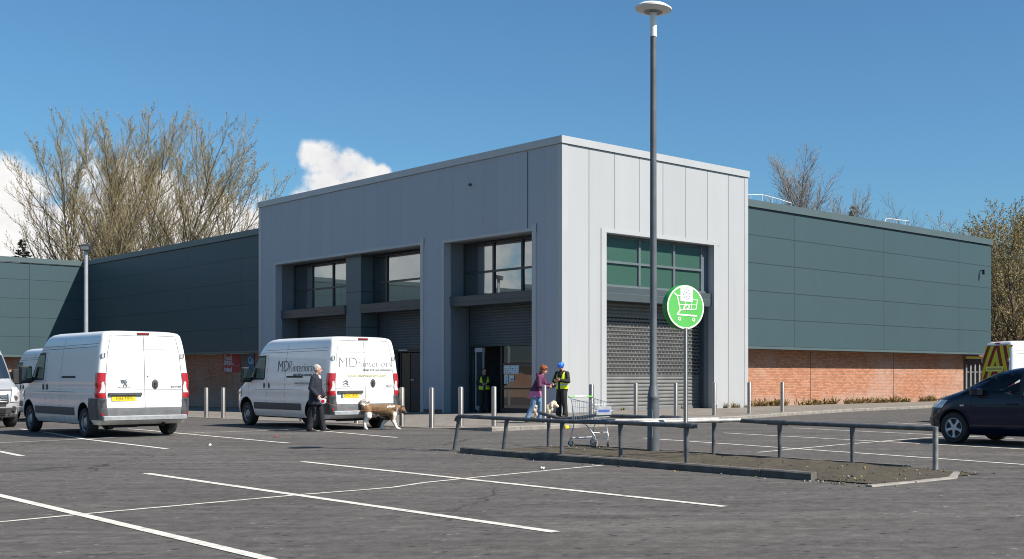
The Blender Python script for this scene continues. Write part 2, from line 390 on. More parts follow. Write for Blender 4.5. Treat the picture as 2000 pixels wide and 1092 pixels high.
PERF = m_perf()
KERB = mat('kerb_concrete', (0.217, 0.200, 0.178), .9, 0, .25, 4, .3, 60)
DKKERB = mat('weathered_kerb', (0.099, 0.092, 0.083), .92, 0, .35, 5, .4, 50)
DARK = mat('dark_interior', (.03, .033, .038), .8)
BLACK = mat('black_rubber', (.018, .018, .019), .7, 0, .2, 8)
FLOORIN = mat('shop_floor', (.12, .12, .12), .5)
ROOF = mat('roof_sheet', (.25, .26, .27), .7)
STEEL = mat('brushed_steel', (.36, .335, .31), .30, .85, .08, 6)
t_ = STEEL.node_tree; p_ = t_.nodes['Principled BSDF']; tg = t_.nodes.new('ShaderNodeTangent'); tg.direction_type = 'RADIAL'; tg.axis = 'Z'; t_.links.new(tg.outputs[0], p_.inputs['Tangent']); p_.inputs['Anisotropic'].default_value = .85; p_.inputs['Anisotropic Rotation'].default_value = 0.25; p_.inputs['Roughness'].default_value = .42
GALV = mat('galvanised_steel', (.42, .44, .46), .45, .7, .15, 8)
WHITE = mat('white_paint', (.78, .78, .77), .35, 0, .03, 2)

# ------------------------------------------------------------------ ground
def add_struct(o): return tag(o, kind='structure')
b = MB(); b.grid(lambda u, v: Vector((-900+1800*u, -900+1800*v, -1.1)), 4, 4); add_struct(b.build('ground', mat('rough_grass', (.075, .085, .035), .95, 0, .35, .6)))
b = MB(); b.grid(lambda u, v: Vector((-110+180*u, -70+170*v, gz(-110+180*u, -70+170*v))), 90, 85); add_struct(b.build('car_park', ASPH))

EDGE = [(-8.7, -8.2), (-6.0, -8.17), (-2, -7.75), (1.58, -7.25), (5.69, -6.04), (11, -4.88), (17, -4.36), (24, -4.0), (36, -3.6)]
def edge_y(x):
    for (x0, y0), (x1, y1) in zip(EDGE, EDGE[1:]):
        if x <= x1: return y0+(y1-y0)*(x-x0)/(x1-x0)
    return EDGE[-1][1]
def cl(v): return max(0.0, min(1.0, v))
def pz(x, y):
    a = 1-cl((y+8.1)/2.3); w = cl((x+8.7)/6)*(1-cl((y-.5)/7))
    return gz(x, y)+.006+.1*max(a, w)
b = MB()
def pl(u, v):
    x = -8.7+8.9*u; y0 = edge_y(x); y = y0+.1+(51-y0)*v**1.6; return Vector((x, y, pz(x, y)))
b.grid(pl, 14, 60)
def pr_(u, v):
    x = .2+35.8*u; y0 = edge_y(x); y = y0+.1+(1.2-y0-.1)*v; return Vector((x, y, pz(x, min(y, 0))))
b.grid(pr_, 30, 8); add_struct(b.build('pavement', PAVE))
def kerb_run(pts, w, top, m, name, seg=.9, side=1, bottom=-.12):
    "kerb stones laid end to end along a line, each with its own slight misfit"
    b = MB()
    for (x0, y0), (x1, y1) in zip(pts, pts[1:]):
        L = hypot(x1-x0, y1-y0); n = max(1, round(L/seg)); dx, dy = (x1-x0)/L, (y1-y0)/L; nx, ny = -dy*side, dx*side
        for i in range(n):
            a = i*L/n+.005; e = (i+1)*L/n-.005; j = rnd.uniform(-.008, .008)
            p = [(x0+dx*a+nx*j, y0+dy*a+ny*j), (x0+dx*e+nx*j, y0+dy*e+ny*j)]
            q = [(px+nx*w, py+ny*w) for px, py in p]; r = [(px+nx*.02, py+ny*.02) for px, py in p]
            zs = [top(*p[0])+rnd.uniform(-.004, .004), top(*p[1])+rnd.uniform(-.004, .004)]
            vs = [(*p[0], bottom-1*0+gz(*p[0])), (*p[1], bottom+gz(*p[1])), (*p[1], zs[1]-.02), (*p[0], zs[0]-.02), (*r[0], zs[0]), (*r[1], zs[1]), (*q[1], zs[1]), (*q[0], zs[0]), (*q[1], bottom+gz(*q[1])), (*q[0], bottom+gz(*q[0]))]
            b.add(vs, [(0,1,2,3), (3,2,5,4), (4,5,6,7), (7,6,8,9), (0,3,4,7,9), (1,8,6,5,2)])
    return add_struct(b.build(name, m))
kerb_run(EDGE, .125, lambda x, y: pz(x, y)+.006, KERB, 'pavement_kerb')
kerb_run([(-8.7, -5.6), (-8.7, -8.19)], .125, lambda x, y: pz(x, y)+.006, KERB, 'pavement_kerb')

def strip(p, q, w=.1, dz=.005, n=10):
    p, q = Vector(p), Vector(q); d = (q-p); d.z = 0; d.normalize(); s = Vector((-d.y, d.x, 0))*w/2
    def P(u, v):
        c = p.lerp(q, u)+s*(2*v-1); return Vector((c.x, c.y, gz(c.x, c.y)+dz))
    return P
b = MB(); k = 0
for pts, w in (([(285,925),(1086,1040)], .11), ([(590,902),(1416,990)], .105), ([(-40,959),(530,1094)], .11),
             ([(-30,1023),(180,1003),(595,966),(700,958),(770,952),(830,943),(928,933),(1178,909)], .075),
             ([(40,838),(165,858),(326,877)], .10), ([(250,838),(355,847),(564,866)], .10), ([(-60,868),(165,858),(400,845),(500,842),(610,838)], .075),
             ([(-80,866),(43,891)], .11), ([(560,836),(775,855)], .10), ([(1256,856),(2060,912)], .10), ([(1413,846),(2060,881)], .10), ([(1547,836),(1980,857)], .10),
             ([(1480,884),(1640,869),(1762,859),(1900,848)], .085), ([(1735,826),(1960,836)], .10)):
    k += 1
    for p, q in zip(pts, pts[1:]):
        P = G(*p); Q = G(*q); b.grid(strip(P, Q, w, .005+.0004*(k % 4)), 24, 1)
add_struct(b.build('parking_line_markings', LINE))

# island for the trolley bay
IX0, IX1, IY0, IY1 = -14.05, -11.45, -24.6, -14.6
def soil_z(x, y):
    e = min((x-IX0)/.5, (IX1-x)/.5, (y-IY0)/1.6, (IY1-y)/1.2); e = cl(e)
    return .012+.07*e*e*(3-2*e)+.012*sin(3.1*x+1.7*y)*e+.01*sin(7.3*y-4*x)*e
b = MB(); b.grid(lambda u, v: (lambda x, y: Vector((x, y, soil_z(x, y))))(IX0+.1+(IX1-IX0-.15)*u+(-.1*sin(v*9) if 0 < u < 1 else 0)*.3, IY0+(IY1-IY0)*v), 26, 90)
add_struct(b.build('soil_bed', SOIL, smooth=60))
kerb_run([(IX0, -14.9), (IX0, -23.45)], .13, lambda x, y: .115, DKKERB, 'bed_kerb', side=+1)
kerb_run([(IX1, -15.2), (IX1, -23.4)], .13, lambda x, y: .07, DKKERB, 'bed_kerb', side=-1)
kerb_run([(-14.2, -24.62), (-12.4, -24.75), (-11.55, -24.3)], .12, lambda x, y: .02, KERB, 'bed_edging', side=1)
b = MB()
for i in range(420):
    x = rnd.choice((IX0+rnd.uniform(-.25, .4), IX1+rnd.gauss(-.1, .14), rnd.uniform(IX0, IX1))); y = rnd.uniform(IY0, IY1+.4) if rnd.random() < .7 else rnd.gauss(-23.9, .35)
    r = rnd.uniform(.006, .022)*(1.6 if rnd.random() < .06 else 1); z = (soil_z(x, y) if IX0+.15 < x < IX1-.1 and IY0 < y < IY1 else 0)+r*.3
    M = Matrix.Translation((x, y, z)) @ Euler((rnd.random()*3, rnd.random()*3, rnd.random()*3)).to_matrix().to_4x4() @ Matrix.Diagonal((1, rnd.uniform(.6, 1), rnd.uniform(.4, .8), 1))
    b.m(rnd.choice((0, 0, 0, 1, 2))); b.lathe([(.2*r, -r), (.9*r, -.4*r), (r, .3*r), (.3*r, r)], 5, M)
tag(b.build('gravel_crumbs', [mat('dirt_crumbs', (.06, .05, .04), .95), mat('pale_stone', (.30, .28, .25), .9), mat('dry_moss', (.26, .20, .07), .95)]), kind='stuff')

# ------------------------------------------------------------------ the grey corner block
HB = 10.18
blk = thing('entrance_building', 'tall silver grey panel-clad corner block with recessed windows and roller shutters', 'building')
O1, O2, OR_ = (9.43, 22.55, 6.92), (1.77, 7.67, 6.86), (2.07, 7.83, 6.83)
T = .3; B0 = -.6
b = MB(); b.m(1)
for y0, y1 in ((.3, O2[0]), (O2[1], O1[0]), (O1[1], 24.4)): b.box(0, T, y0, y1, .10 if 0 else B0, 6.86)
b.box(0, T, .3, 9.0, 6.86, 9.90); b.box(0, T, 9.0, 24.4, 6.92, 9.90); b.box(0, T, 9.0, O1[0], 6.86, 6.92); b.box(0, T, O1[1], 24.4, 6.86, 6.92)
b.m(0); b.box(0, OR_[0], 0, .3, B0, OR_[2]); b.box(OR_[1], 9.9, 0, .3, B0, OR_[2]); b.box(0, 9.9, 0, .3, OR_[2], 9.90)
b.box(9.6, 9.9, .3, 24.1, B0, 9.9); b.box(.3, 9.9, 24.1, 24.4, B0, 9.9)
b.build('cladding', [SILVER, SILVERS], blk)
b = MB()    # coping, corner and edge flashings, trims round the openings
for x0, x1, y0, y1 in ((-.06, .36, -.06, 24.46), (.36, 9.96, -.06, .36), (9.54, 9.96, .36, 24.46), (.36, 9.54, 24.04, 24.46)):
    b.box(x0, x1, y0, y1, 9.91, 10.18)
b.build('coping', TRIM, blk)
b = MB(); b.box(-.014, .24, -.014, .003, 0, 9.86); b.box(-.014, .003, .003, .20, 0, 9.86); b.build('corner_flashing', TRIM, blk)
b = MB(); b.box(9.69, 9.912, -.014, .003, 0, 9.86); b.build('edge_flashing', TRIM, blk)
b = MB(); b.box(-.014, .003, 24.1, 24.41, -.3, 9.86); b.build('edge_flashing', TRIM, blk)
b = MB(); b.box(-.012, -.0005, 2.045, 2.085, 6.99, 9.86); b.build('joint_cover', DKTRIM, blk)
def trim_x(y0, y1, z1, w=.24):
    b = MB(); b.box(-.03, .004, y0-w, y0, -.4, z1+w); b.box(-.03, .004, y1, y1+.10, -.4, z1); b.box(-.03, .004, y0, y1+.10, z1, z1+.12)
    b.box(-.045, -.03, y0-w-.03, y0-w+.01, z1-.1, z1+w+.02); return b.build('opening_trim', TRIM, blk)
trim_x(*O2); trim_x(*O1)
b = MB(); b.box(OR_[0]-.25, OR_[0], -.03, .004, 0, OR_[2]+.17); b.box(OR_[1], OR_[1]+.25, -.03, .004, 0, OR_[2]+.02); b.box(OR_[0], OR_[1]+.32, -.03, .004, OR_[2]+.02, OR_[2]+.17)
b.build('opening_trim', TRIM, blk)
b = MB(); b.box(.3, 9.6, .3, 24.1, 9.5, 9.6); b.build('roof', ROOF, blk)
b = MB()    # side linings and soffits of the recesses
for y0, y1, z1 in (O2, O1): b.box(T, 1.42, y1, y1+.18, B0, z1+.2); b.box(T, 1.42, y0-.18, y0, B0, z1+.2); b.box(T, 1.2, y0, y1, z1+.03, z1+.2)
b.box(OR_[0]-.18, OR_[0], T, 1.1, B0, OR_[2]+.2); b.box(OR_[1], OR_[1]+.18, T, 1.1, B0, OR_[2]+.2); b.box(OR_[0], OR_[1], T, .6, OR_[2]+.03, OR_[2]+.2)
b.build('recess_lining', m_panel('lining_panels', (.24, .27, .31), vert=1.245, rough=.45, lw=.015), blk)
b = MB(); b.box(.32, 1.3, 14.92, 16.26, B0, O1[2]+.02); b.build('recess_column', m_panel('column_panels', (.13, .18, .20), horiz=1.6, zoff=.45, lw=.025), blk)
for q_ in ((-.035, .002, .2, O2[0]-.26, -.3, .13), (-.035, .002, O2[1]+.12, O1[0]-.26, -.35, .07)): b = MB(); b.box(*q_); b.build('plinth', DKTRIM, blk)

def window_x(y0, y1, z0, z1, x, mull, zm, parent=blk):
    f = MB(); w = .07
    f.box(x-.06, x+.05, y0, y1, z0, z0+w); f.box(x-.06, x+.05, y0, y1, z1-w, z1)
    f.box(x-.06, x+.05, y0, y0+w, z0+w, z1-w); f.box(x-.06, x+.05, y1-w, y1, z0+w, z1-w)
    ys = [y0+w]+sorted(mull)+[y1-w]
    for m in sorted(mull): f.box(x-.075, x+.05, m-.05, m+.05, z0+w, z1-w)
    for p, q in zip(ys, ys[1:]):
        f.box(x-.07, x+.05, p+(.05 if p in mull else 0), q-(.05 if q in mull else 0), zm-.04, zm+.04)
    fo = f.build('window', mat('window_frame_dark', (.028, .034, .04), .4), parent)
    g = MB(); tilt = lambda: rnd.uniform(-.006, .006)
    for p, q in zip(ys, ys[1:]):
        for a, c in ((z0+w, zm), (zm, z1-w)):
            t = [tilt() for _ in range(4)]
            g.add([(x-.02+t[0], p, a), (x-.02+t[1], q, a), (x-.02+t[2], q, c), (x-.02+t[0]+t[2]-t[1], p, c)], [(0, 3, 2, 1)])
    g.build('glass_pane', GLASS, fo); return fo
window_x(O2[0], O2[1], 4.70, 6.86, .97, [yline(966, .97), yline(1022, .97)], 5.66)
window_x(16.26, O1[1], 4.70, 6.90, .97, [yline(653, .97), yline(612, .97)], 5.66)
window_x(O1[0], 14.92, 4.70, 6.90, .97, [yline(757.5, .97), yline(725, .97)], 5.66)
def canopy_x(y0, y1):
    b = MB(); prof = [(.22, 4.66), (.27, 4.42), (.235, 4.41), (.27, 4.27), (1.02, 4.27), (1.02, 4.75), (.92, 4.75)]
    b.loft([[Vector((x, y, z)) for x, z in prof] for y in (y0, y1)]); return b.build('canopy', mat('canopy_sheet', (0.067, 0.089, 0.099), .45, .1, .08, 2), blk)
canopy_x(O2[0]+.01, O2[1]-.01); canopy_x(O1[0]+.01, 14.9); canopy_x(16.28, O1[1]-.01)
def slats(P, z0, z1, pitch, dep):
    "rings for corrugated slats; P(depth, z, end)"
    b = MB(); n = int((z1-z0)/pitch); prof = []
    for i in range(n):
        z = z0+i*pitch
        prof += [(0, z), (-dep, z+pitch*.18), (-dep*1.15, z+pitch*.45), (-dep*.7, z+pitch*.78), (0, z+pitch*.93)]
    prof.append((0, z0+n*pitch)); vs = []; fs = []
    for e in (0, 1): vs += [P(d, z, e) for d, z in prof]
    k = len(prof); fs = [(i, i+1, k+i+1, k+i) for i in range(k-1)]
    b.add(vs, fs); return b
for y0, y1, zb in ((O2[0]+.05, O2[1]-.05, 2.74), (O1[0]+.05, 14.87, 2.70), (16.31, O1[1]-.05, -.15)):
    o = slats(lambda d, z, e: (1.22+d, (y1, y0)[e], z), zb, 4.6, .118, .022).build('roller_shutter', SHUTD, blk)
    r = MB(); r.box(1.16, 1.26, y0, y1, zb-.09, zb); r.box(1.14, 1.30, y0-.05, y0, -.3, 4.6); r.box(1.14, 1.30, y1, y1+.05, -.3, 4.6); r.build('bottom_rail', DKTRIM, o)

# sunlit face: window, canopy, punched shutter
x0, x1, zt = OR_; yw = .38
mul = [xline(1247, yw), xline(1314.4, yw)]
f = MB(); w = .08; z0 = 4.86; z1 = 6.82; zm = 5.80
f.box(x0, x1, yw-.06, yw+.05, z0, z0+w); f.box(x0, x1, yw-.06, yw+.05, z1-w, z1); f.box(x0, x0+.04, yw-.06, yw+.05, z0+w, z1-w); f.box(x1-.42, x1-.34, yw-.06, yw+.05, z0+w, z1-w)
xs = [x0+.04]+mul+[x1-.42]
for m in mul: f.box(m-.05, m+.05, yw-.075, yw+.05, z0+w, z1-w)
for p, q in zip(xs, xs[1:]): f.box(p+(.05 if p in mul else 0), q-(.05 if q in mul else 0), yw-.07, yw+.05, zm-.045, zm+.045)
fo = f.build('window', mat('window_frame_grey', (.10, .125, .135), .45), blk)
g = MB()
for p, q in zip(xs, xs[1:]):
    for a, c in ((z0+w, zm), (zm, z1-w)):
        t = [rnd.uniform(-.005, .005) for _ in range(3)]
        g.add([(p, yw+t[0], a), (q, yw+t[1], a), (q, yw+t[2], c), (p, yw+t[0]+t[2]-t[1], c)], [(0, 1, 2, 3)])
g.build('glass_pane', GLASSR, fo)
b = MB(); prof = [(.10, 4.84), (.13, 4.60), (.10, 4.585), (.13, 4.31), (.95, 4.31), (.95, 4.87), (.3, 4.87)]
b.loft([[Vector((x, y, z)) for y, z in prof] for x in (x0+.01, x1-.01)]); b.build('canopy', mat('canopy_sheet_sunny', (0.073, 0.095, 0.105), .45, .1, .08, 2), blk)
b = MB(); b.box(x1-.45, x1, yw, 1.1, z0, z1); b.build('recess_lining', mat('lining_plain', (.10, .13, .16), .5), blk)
ys = .88; xr = xline(1364, ys)
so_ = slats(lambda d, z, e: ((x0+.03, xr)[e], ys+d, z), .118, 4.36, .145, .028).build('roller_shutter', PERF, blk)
b = MB(); b.box(x0, xr, ys-.05, ys+.02, .10, .20); b.build('bottom_rail', SHUT, so_)
b = MB(); b.box(xr, xr+.10, ys-.16, ys+.1, 0, 4.36); b.box(xr+.11, x1-.002, ys-.30, ys+.12, 0, 4.36); b.build('shutter_guide', mat('guide_dark', (.05, .07, .09), .5, .1), blk)
# dark shop floor behind the doors
b = MB(); b.box(1.5, 9.3, .6, 23.8, -.30, -.12); b.build('shop_floor', FLOORIN, blk)
b = MB(); b.box(5.2, 5.4, 1.0, 23.5, -.12, 5.2); b.box(1.6, 5.2, 8.2, 8.35, -.12, 5.2); b.box(1.35, 9.3, 1.0, 23.6, 5.2, 5.3); b.build('inner_wall', mat('inner_wall_paint', (.16, .165, .17), .8), blk)
b = MB(); b.box(1.43, 1.5, O2[1], O1[0], -.3, 5.2); b.box(1.28, 1.34, O2[0], O2[1], 2.80, 4.7); b.box(1.28, 1.34, O1[0], O1[1], 2.72, 4.7); b.box(1.28, 1.34, 13.4, O1[1], -.3, 2.72); b.build('inner_lining', DARK, blk)

# entrance doors below the lifted shutter
XD = 1.30
ya, yb = O2[0]+.05, O2[1]-.1
def yy(px): return yline(px, XD)
door = MB(); 
y980 = yy(981); zfl = -.02
door.box(XD-.05, XD+.05, y980-.05, y980+.05, zfl, 2.64); door.box(XD-.05, XD+.05, ya, ya+.08, zfl, 2.64); 
ztr = yline(1010, XD, 711)[1]; zlow = yline(1010, XD, 759)[1]
door.box(XD-.04, XD+.04, ya+.08, y980-.05, ztr-.035, ztr+.035); door.box(XD-.04, XD+.04, ya+.08, y980-.05, zlow-.03, zlow+.03); door.box(XD-.05, XD+.05, ya+.08, y980-.05, zfl, .16)
fr = door.build('entrance_door', mat('door_frame_black', (.022, .025, .03), .4), blk)
b = MB()
for a, c in ((.16, zlow-.03), (zlow+.03, ztr-.035), (ztr+.035, 2.64)): b.add([(XD, ya+.08, a), (XD, y980-.05, a), (XD, y980-.05, c), (XD+.004, ya+.08, c)], [(0, 3, 2, 1)])
b.build('glass_pane', m_glass('door_glass', .06, (.014, .013, .013)), fr)
yl0, yl1 = yy(945), yy(929)
b = MB(); b.box(XD-.03, XD+.03, yl1-.05, yl1, .05, 2.45); b.box(XD-.03, XD+.03, yl0, yl0+.04, .05, 2.45); b.box(XD-.03, XD+.03, yl0+.04, yl1-.05, .05, .2)
lf = b.build('open_door_leaf', mat('bright_aluminium', (.55, .57, .58), .4, .3), fr)
b = MB(); b.box(XD-.10, XD+.05, yl0-.02, yl1-.08, 2.42, 2.60); b.build('door_closer', mat('closer_grey', (.50, .52, .54), .4), fr)
b = MB(); b.add([(XD, yl0+.04, .2), (XD, yl1-.05, .2), (XD, yl1-.05, 2.4), (XD, yl0+.04, 2.4)], [(0, 3, 2, 1)]); b.build('glass_pane', m_glass('leaf_glass', .12, (.03, .045, .06)), lf)
# notices stuck to the glass
PAPER = mat('notice_paper', (.70, .74, .78), .6, 0, .05, 5); INKB = mat('blue_ink', (.05, .14, .32), .6); INKG = mat('lime_ink', (.35, .45, .05), .6); INKD = mat('dark_ink', (.03, .035, .05), .6)
def notice(px0, px1, py0, py1, cells, label, seed, x=XD-.012):
    q = random.Random(seed)
    (a, zt_), (c, zb_) = yline(px0, x, py0), yline(px1, x, py1)
    b = MB(); b.box(x-.003, x, c, a, zb_, zt_)
    nx, ny = cells
    for i in range(nx):
        for j in range(ny):
            w_ = (a-c)/nx; h_ = (zt_-zb_)/ny; k_ = q.choice((1, 1, 3, 2, 0))
            if k_: b.m(k_).box(x-.006, x-.0031, c+w_*(i+.18), c+w_*(i+.18+q.uniform(.3, .64)), zb_+h_*(j+.2), zb_+h_*(j+.2+q.uniform(.2, .55)))
    o = b.build('window_notice', [PAPER, INKB, INKG, INKD]); return tag(o, label, 'notice', 'notices at the entrance doors')
notice(984, 1014, 714, 730, (6, 4), 'wide white and blue notice, largest on the glass right of the open door', 1)
notice(985, 992, 732, 750, (1, 6), 'narrow pale blue notice below the wide one, next to the door post', 2)
notice(995, 1004, 733, 745, (1, 1), 'small green-centred notice below the wide white one', 3)
notice(927, 936, 749, 808, (2, 9), 'tall white and blue banner leaning inside the open doorway', 4, 1.62)
# second door with timber leaf, right of the parked van
b = MB(); y1_, y0_ = yline(775, XD), O1[0]+.05
b.box(XD-.05, XD+.05, y0_, y1_+1.3, 2.50, 2.64); b.box(XD-.05, XD+.05, y0_, y0_+.06, -.1, 2.5); b.box(XD-.05, XD+.05, yline(802, XD)-.03, yline(802, XD)+.03, -.1, 2.5); b.box(XD-.05, XD+.05, yline(785, XD), yline(785, XD)+.07, -.1, 2.5)
fr2 = b.build('side_door', mat('door_frame_black', (.022, .025, .03), .4), blk)
b = MB(); b.box(XD-.03, XD+.01, yline(801, XD), yline(786, XD), -.1, 2.46); b.build('timber_panel', mat('plywood', (.13, .085, .04), .7, 0, .35, 5), fr2)
b = MB(); b.box(XD-.03, XD+.01, y0_+.06, yline(803, XD), -.1, 2.46); b.build('dark_leaf', mat('dark_leaf', (.03, .028, .03), .5), fr2)
b = MB(); b.box(XD-.07, XD-.03, yline(812, XD), yline(804.5, XD), 1.24, 1.30); b.build('handle', STEEL, fr2)
b = MB(); b.box(XD-.12, XD-.05, yline(800, XD), yline(783, XD), 2.56, 2.64); b.build('door_closer', MATS['closer_grey'], fr2)
# tiny bracket on the shaded face
cy_, cz_ = yline(920, 0, 361); b = MB(); b.lathe([(.05, 0), (.06, .05), (.03, .12)], 10, Matrix.Translation((-.001, cy_, cz_)) @ Euler((0, -pi/2, 0)).to_matrix().to_4x4()); tag(b.build('wall_sensor', DKTRIM), 'small round sensor high on the shaded grey wall', 'sensor')

# ------------------------------------------------------------------ teal wings over brick
ZC, ZT = 2.62, 9.06
def wing(label, clad, coping, lip, brick, brmat, roof, name='retail_wing'):
    t = thing(name, label, 'building')
    for nm, m, boxes in (('cladding', TEAL, clad), ('coping', TEALT, coping), ('drip_flashing', TEALT, lip), ('brick_wall', brmat, brick), ('roof', ROOF, roof)):
        b = MB()
        for q in boxes: b.box(*q)
        b.build(nm, m, t)
    return t
wr = wing('teal grey clad wing over sunlit brick, right of the grey corner block',
     [(9.9, 30.2, .30, .50, ZC+.12, ZT-.34), (30.0, 30.2, .5, 26, ZC+.12, ZT-.34), (9.9, 30.2, 26, 26.2, ZC+.12, ZT-.34)],
     [(9.9, 30.27, .22, .58, ZT-.31, ZT), (29.9, 30.27, .58, 26.3, ZT-.31, ZT)], [(9.9, 30.2, .27, .95, ZC, ZC+.11)],
     [(9.9, 28.4, .97, 1.2, -.3, ZC-.003), (28.2, 28.4, 1.2, 26, -.3, ZC-.003)], BRX, [(9.9, 30.0, .5, 26, ZT-.6, ZT-.5)])
for px_ in (1583, 1745): b = MB(); xj = xline(px_, .97); b.box(xj-.012, xj+.012, .962, .9695, .1, ZC-.01); b.build('movement_joint', DKTRIM, wr)
ZT2 = 8.94; ZC2 = 2.64
wl = wing('teal grey clad wing in shade, between the grey block and the far left wall',
     [(.25, .45, 24.4, 50.45, ZC2+.12, ZT2-.34)], [(.17, .53, 24.46, 50.45, ZT2-.31, ZT2)], [(.22, .88, 24.41, 50.45, ZC2, ZC2+.11)],
     [(.90, 1.1, 24.41, 51.0, -.8, ZC2-.003)], BRY, [(.45, 14, 24.46, 70, ZT2-.6, ZT2-.5)])
wf = wing('teal grey clad wall at the far left, sunlit with a slanting shadow',
     [(-42, .25, 50.45, 50.65, ZC2+.12, ZT2-.34)], [(-42, .53, 50.37, 50.73, ZT2-.31, ZT2)], [(-42, .2, 50.42, 51.08, ZC2, ZC2+.11)],
     [(-42, .9, 51.1, 51.3, -.8, ZC2-.003)], BRX, [(-42, .45, 50.65, 70, ZT2-.6, ZT2-.5)])
# off-frame neighbours that the windows mirror
wo = wing('teal grey clad wing across the yard, mirrored in the sunlit window',
     [(17.5, 55, -20.2, -20, ZC, 10.3)], [(17.5, 55, -20.3, -19.95, 10.3, 10.6)], [(17.5, 55, -20.9, -20.01, ZC-.1, ZC)], [(17.7, 55, -20.9, -20.7, -.3, ZC-.1)], BRX, [(17.7, 55, -30, -20.2, 9.9, 10.0)])

# posters on the brick beside the left van
def poster(px0, px1, py0, py1, col, label, seed):
    q = random.Random(seed); x = .885
    a, zt_ = yline(px0, x, py0); c, zb_ = yline(px1, x, py1); zt_ = min(zt_, ZC2-.02)
    b = MB(); b.grid(lambda u, v: Vector((x-.012+.010*sin(9*u+seed)*sin(5*v), a+(c-a)*u, zb_+(zt_-zb_)*v)), 10, 8)
    return a, c, zt_, zb_, b.build('wall_banner', mat(label[:8], col, .6, 0, .25, 1.5))
a, c, zt_, zb_, po = poster(436, 470, 690, 727, (.33, .02, .03), 'red banner', 1)
tag(po, 'red banner with white lettering on the shaded brick wall', 'banner')
MT = lambda y, z, x=.862: frame((x, y, z), (0, -1, 0), (0, 0, 1))
LETW = mat('banner_lettering', (.62, .52, .58), .7)
for s_, zf, sz in (('Good,', .80, .42), ('Shops...', .56, .42), ('Ireland', .15, .36)):
    text('lettering', s_, sz, LETW, po, MT(a-(a-c)*.06, zb_+(zt_-zb_)*zf), 'LEFT', .012)
b = MB(); b.add([(.866, a, zb_+(zt_-zb_)*.36), (.866, c, zb_+(zt_-zb_)*.34), (.866, c, zb_+(zt_-zb_)*.37), (.866, a, zb_+(zt_-zb_)*.39)], [(0, 1, 2, 3)]); b.build('fold_line', mat('banner_fold', (.5, .12, .12), .6), po)
a, c, zt_, zb_, po = poster(470.5, 497, 689, 727, (.10, .09, .085), 'grey photo banner', 2)
tag(po, 'grey and blue banner next to the red one, behind the van mirror', 'banner')
b = MB(); b.box(.865, .868, c, c+(a-c)*.45, zb_+.1, zt_-.02); b.build('blue_panel', mat('banner_blue', (.02, .11, .25), .6, 0, .3, 2), po)
text('lettering', 'Co', .5, mat('banner_pale_blue', (.3, .5, .62), .6), po, MT(c+(a-c)*.42, zb_+(zt_-zb_)*.62, .860), 'LEFT', .02)

# ------------------------------------------------------------------ roof and wall fittings
def rails(pts, posts, label):
    b = MB(); b.tube(pts, .021, 6)
    for p, q in posts: b.tube([p, q], .018, 6)
    return tag(b.build('roof_guard_rail', mat('rail_pale_grey', (.55, .57, .58), .5)), label, 'guard rail')
zr = 9.06
def rp(px, py, y=1.2): x, z = xline(px, y, py); return Vector((x, y, z))
rails([rp(1461, 380.5), rp(1489, 380.5), rp(1518, 388), rp(1546, 397), rp(1546, 404)], [(rp(1466, 381), rp(1466, 400)), (rp(1508, 385), rp(1508, 405)), (rp(1489, 380.5), rp(1489, 396))], 'white guard rail on the roof edge beside the grey block')
rails([rp(1728, 433), rp(1731, 426.5), rp(1775, 432), rp(1776, 440)], [(rp(1750, 429.5), rp(1750, 440)), (rp(1768, 431), rp(1768, 440))], 'short white guard rail on the roof of the right wing')
x_, z_ = xline(1914, .3, 531)
t = thing('security_camera', 'small dark security camera high on the teal wall at the right', 'camera', (x_, .3, z_))
b = MB(); b.box(.0, .08, -.18, -.005, .06, .10); b.build('bracket', DKTRIM, t)
b = MB(); b.rbox(-.05, .05, -.30, -.16, -.16, .10, .02); b.build('housing', mat('camera_black', (.02, .02, .022), .4), t)

# ------------------------------------------------------------------ street furniture
LAMPG = mat('lamp_post_paint', (0.099, 0.108, 0.118), .5, .1, .22, 2.5, .1, 30)
LX = -12.0; LY = yline(1276, LX)
lp = thing('lamp_post', 'tall grey lamp post with flat white disc head, standing in the soil bed', 'lamp post', (LX, LY, .03))
b = MB(); b.lathe([(.112, -.1), (.108, .9), (.108, 1.0), (.112, 1.01), (.112, 1.04), (.104, 1.06), (.078, 1.22), (.066, 1.25), (.063, 3), (.055, 7.60)], 22); b.build('pole', LAMPG, lp, 40)
b = MB(); b.box(-.126, -.108, -.04, .04, .30, .80, Matrix.Rotation(R(20), 4, 'Z')); b.build('access_door', mat('lamp_door_paint', (.13, .145, .16), .5), lp)
b = MB(); b.lathe([(.062, 7.60), (.064, 7.62), (.064, 7.95), (.066, 8.06)], 20); b.build('spigot', mat('lamp_white', (.72, .72, .70), .4, 0, .05, 3), lp, 40)
b = MB(); b.lathe([(.05, 8.04), (.15, 8.05), (.30, 8.075), (.335, 8.10), (.335, 8.125), (.25, 8.18), (.1, 8.21), (.01, 8.215)], 36); hd = b.build('lamp_head', MATS['lamp_white'], lp, 35)
b = MB(); b.lathe([(.07, 8.046), (.16, 8.048), (.165, 8.043), (.07, 8.040)], 30); b.build('lens_ring', mat('lens_grey', (.16, .16, .16), .3), hd)

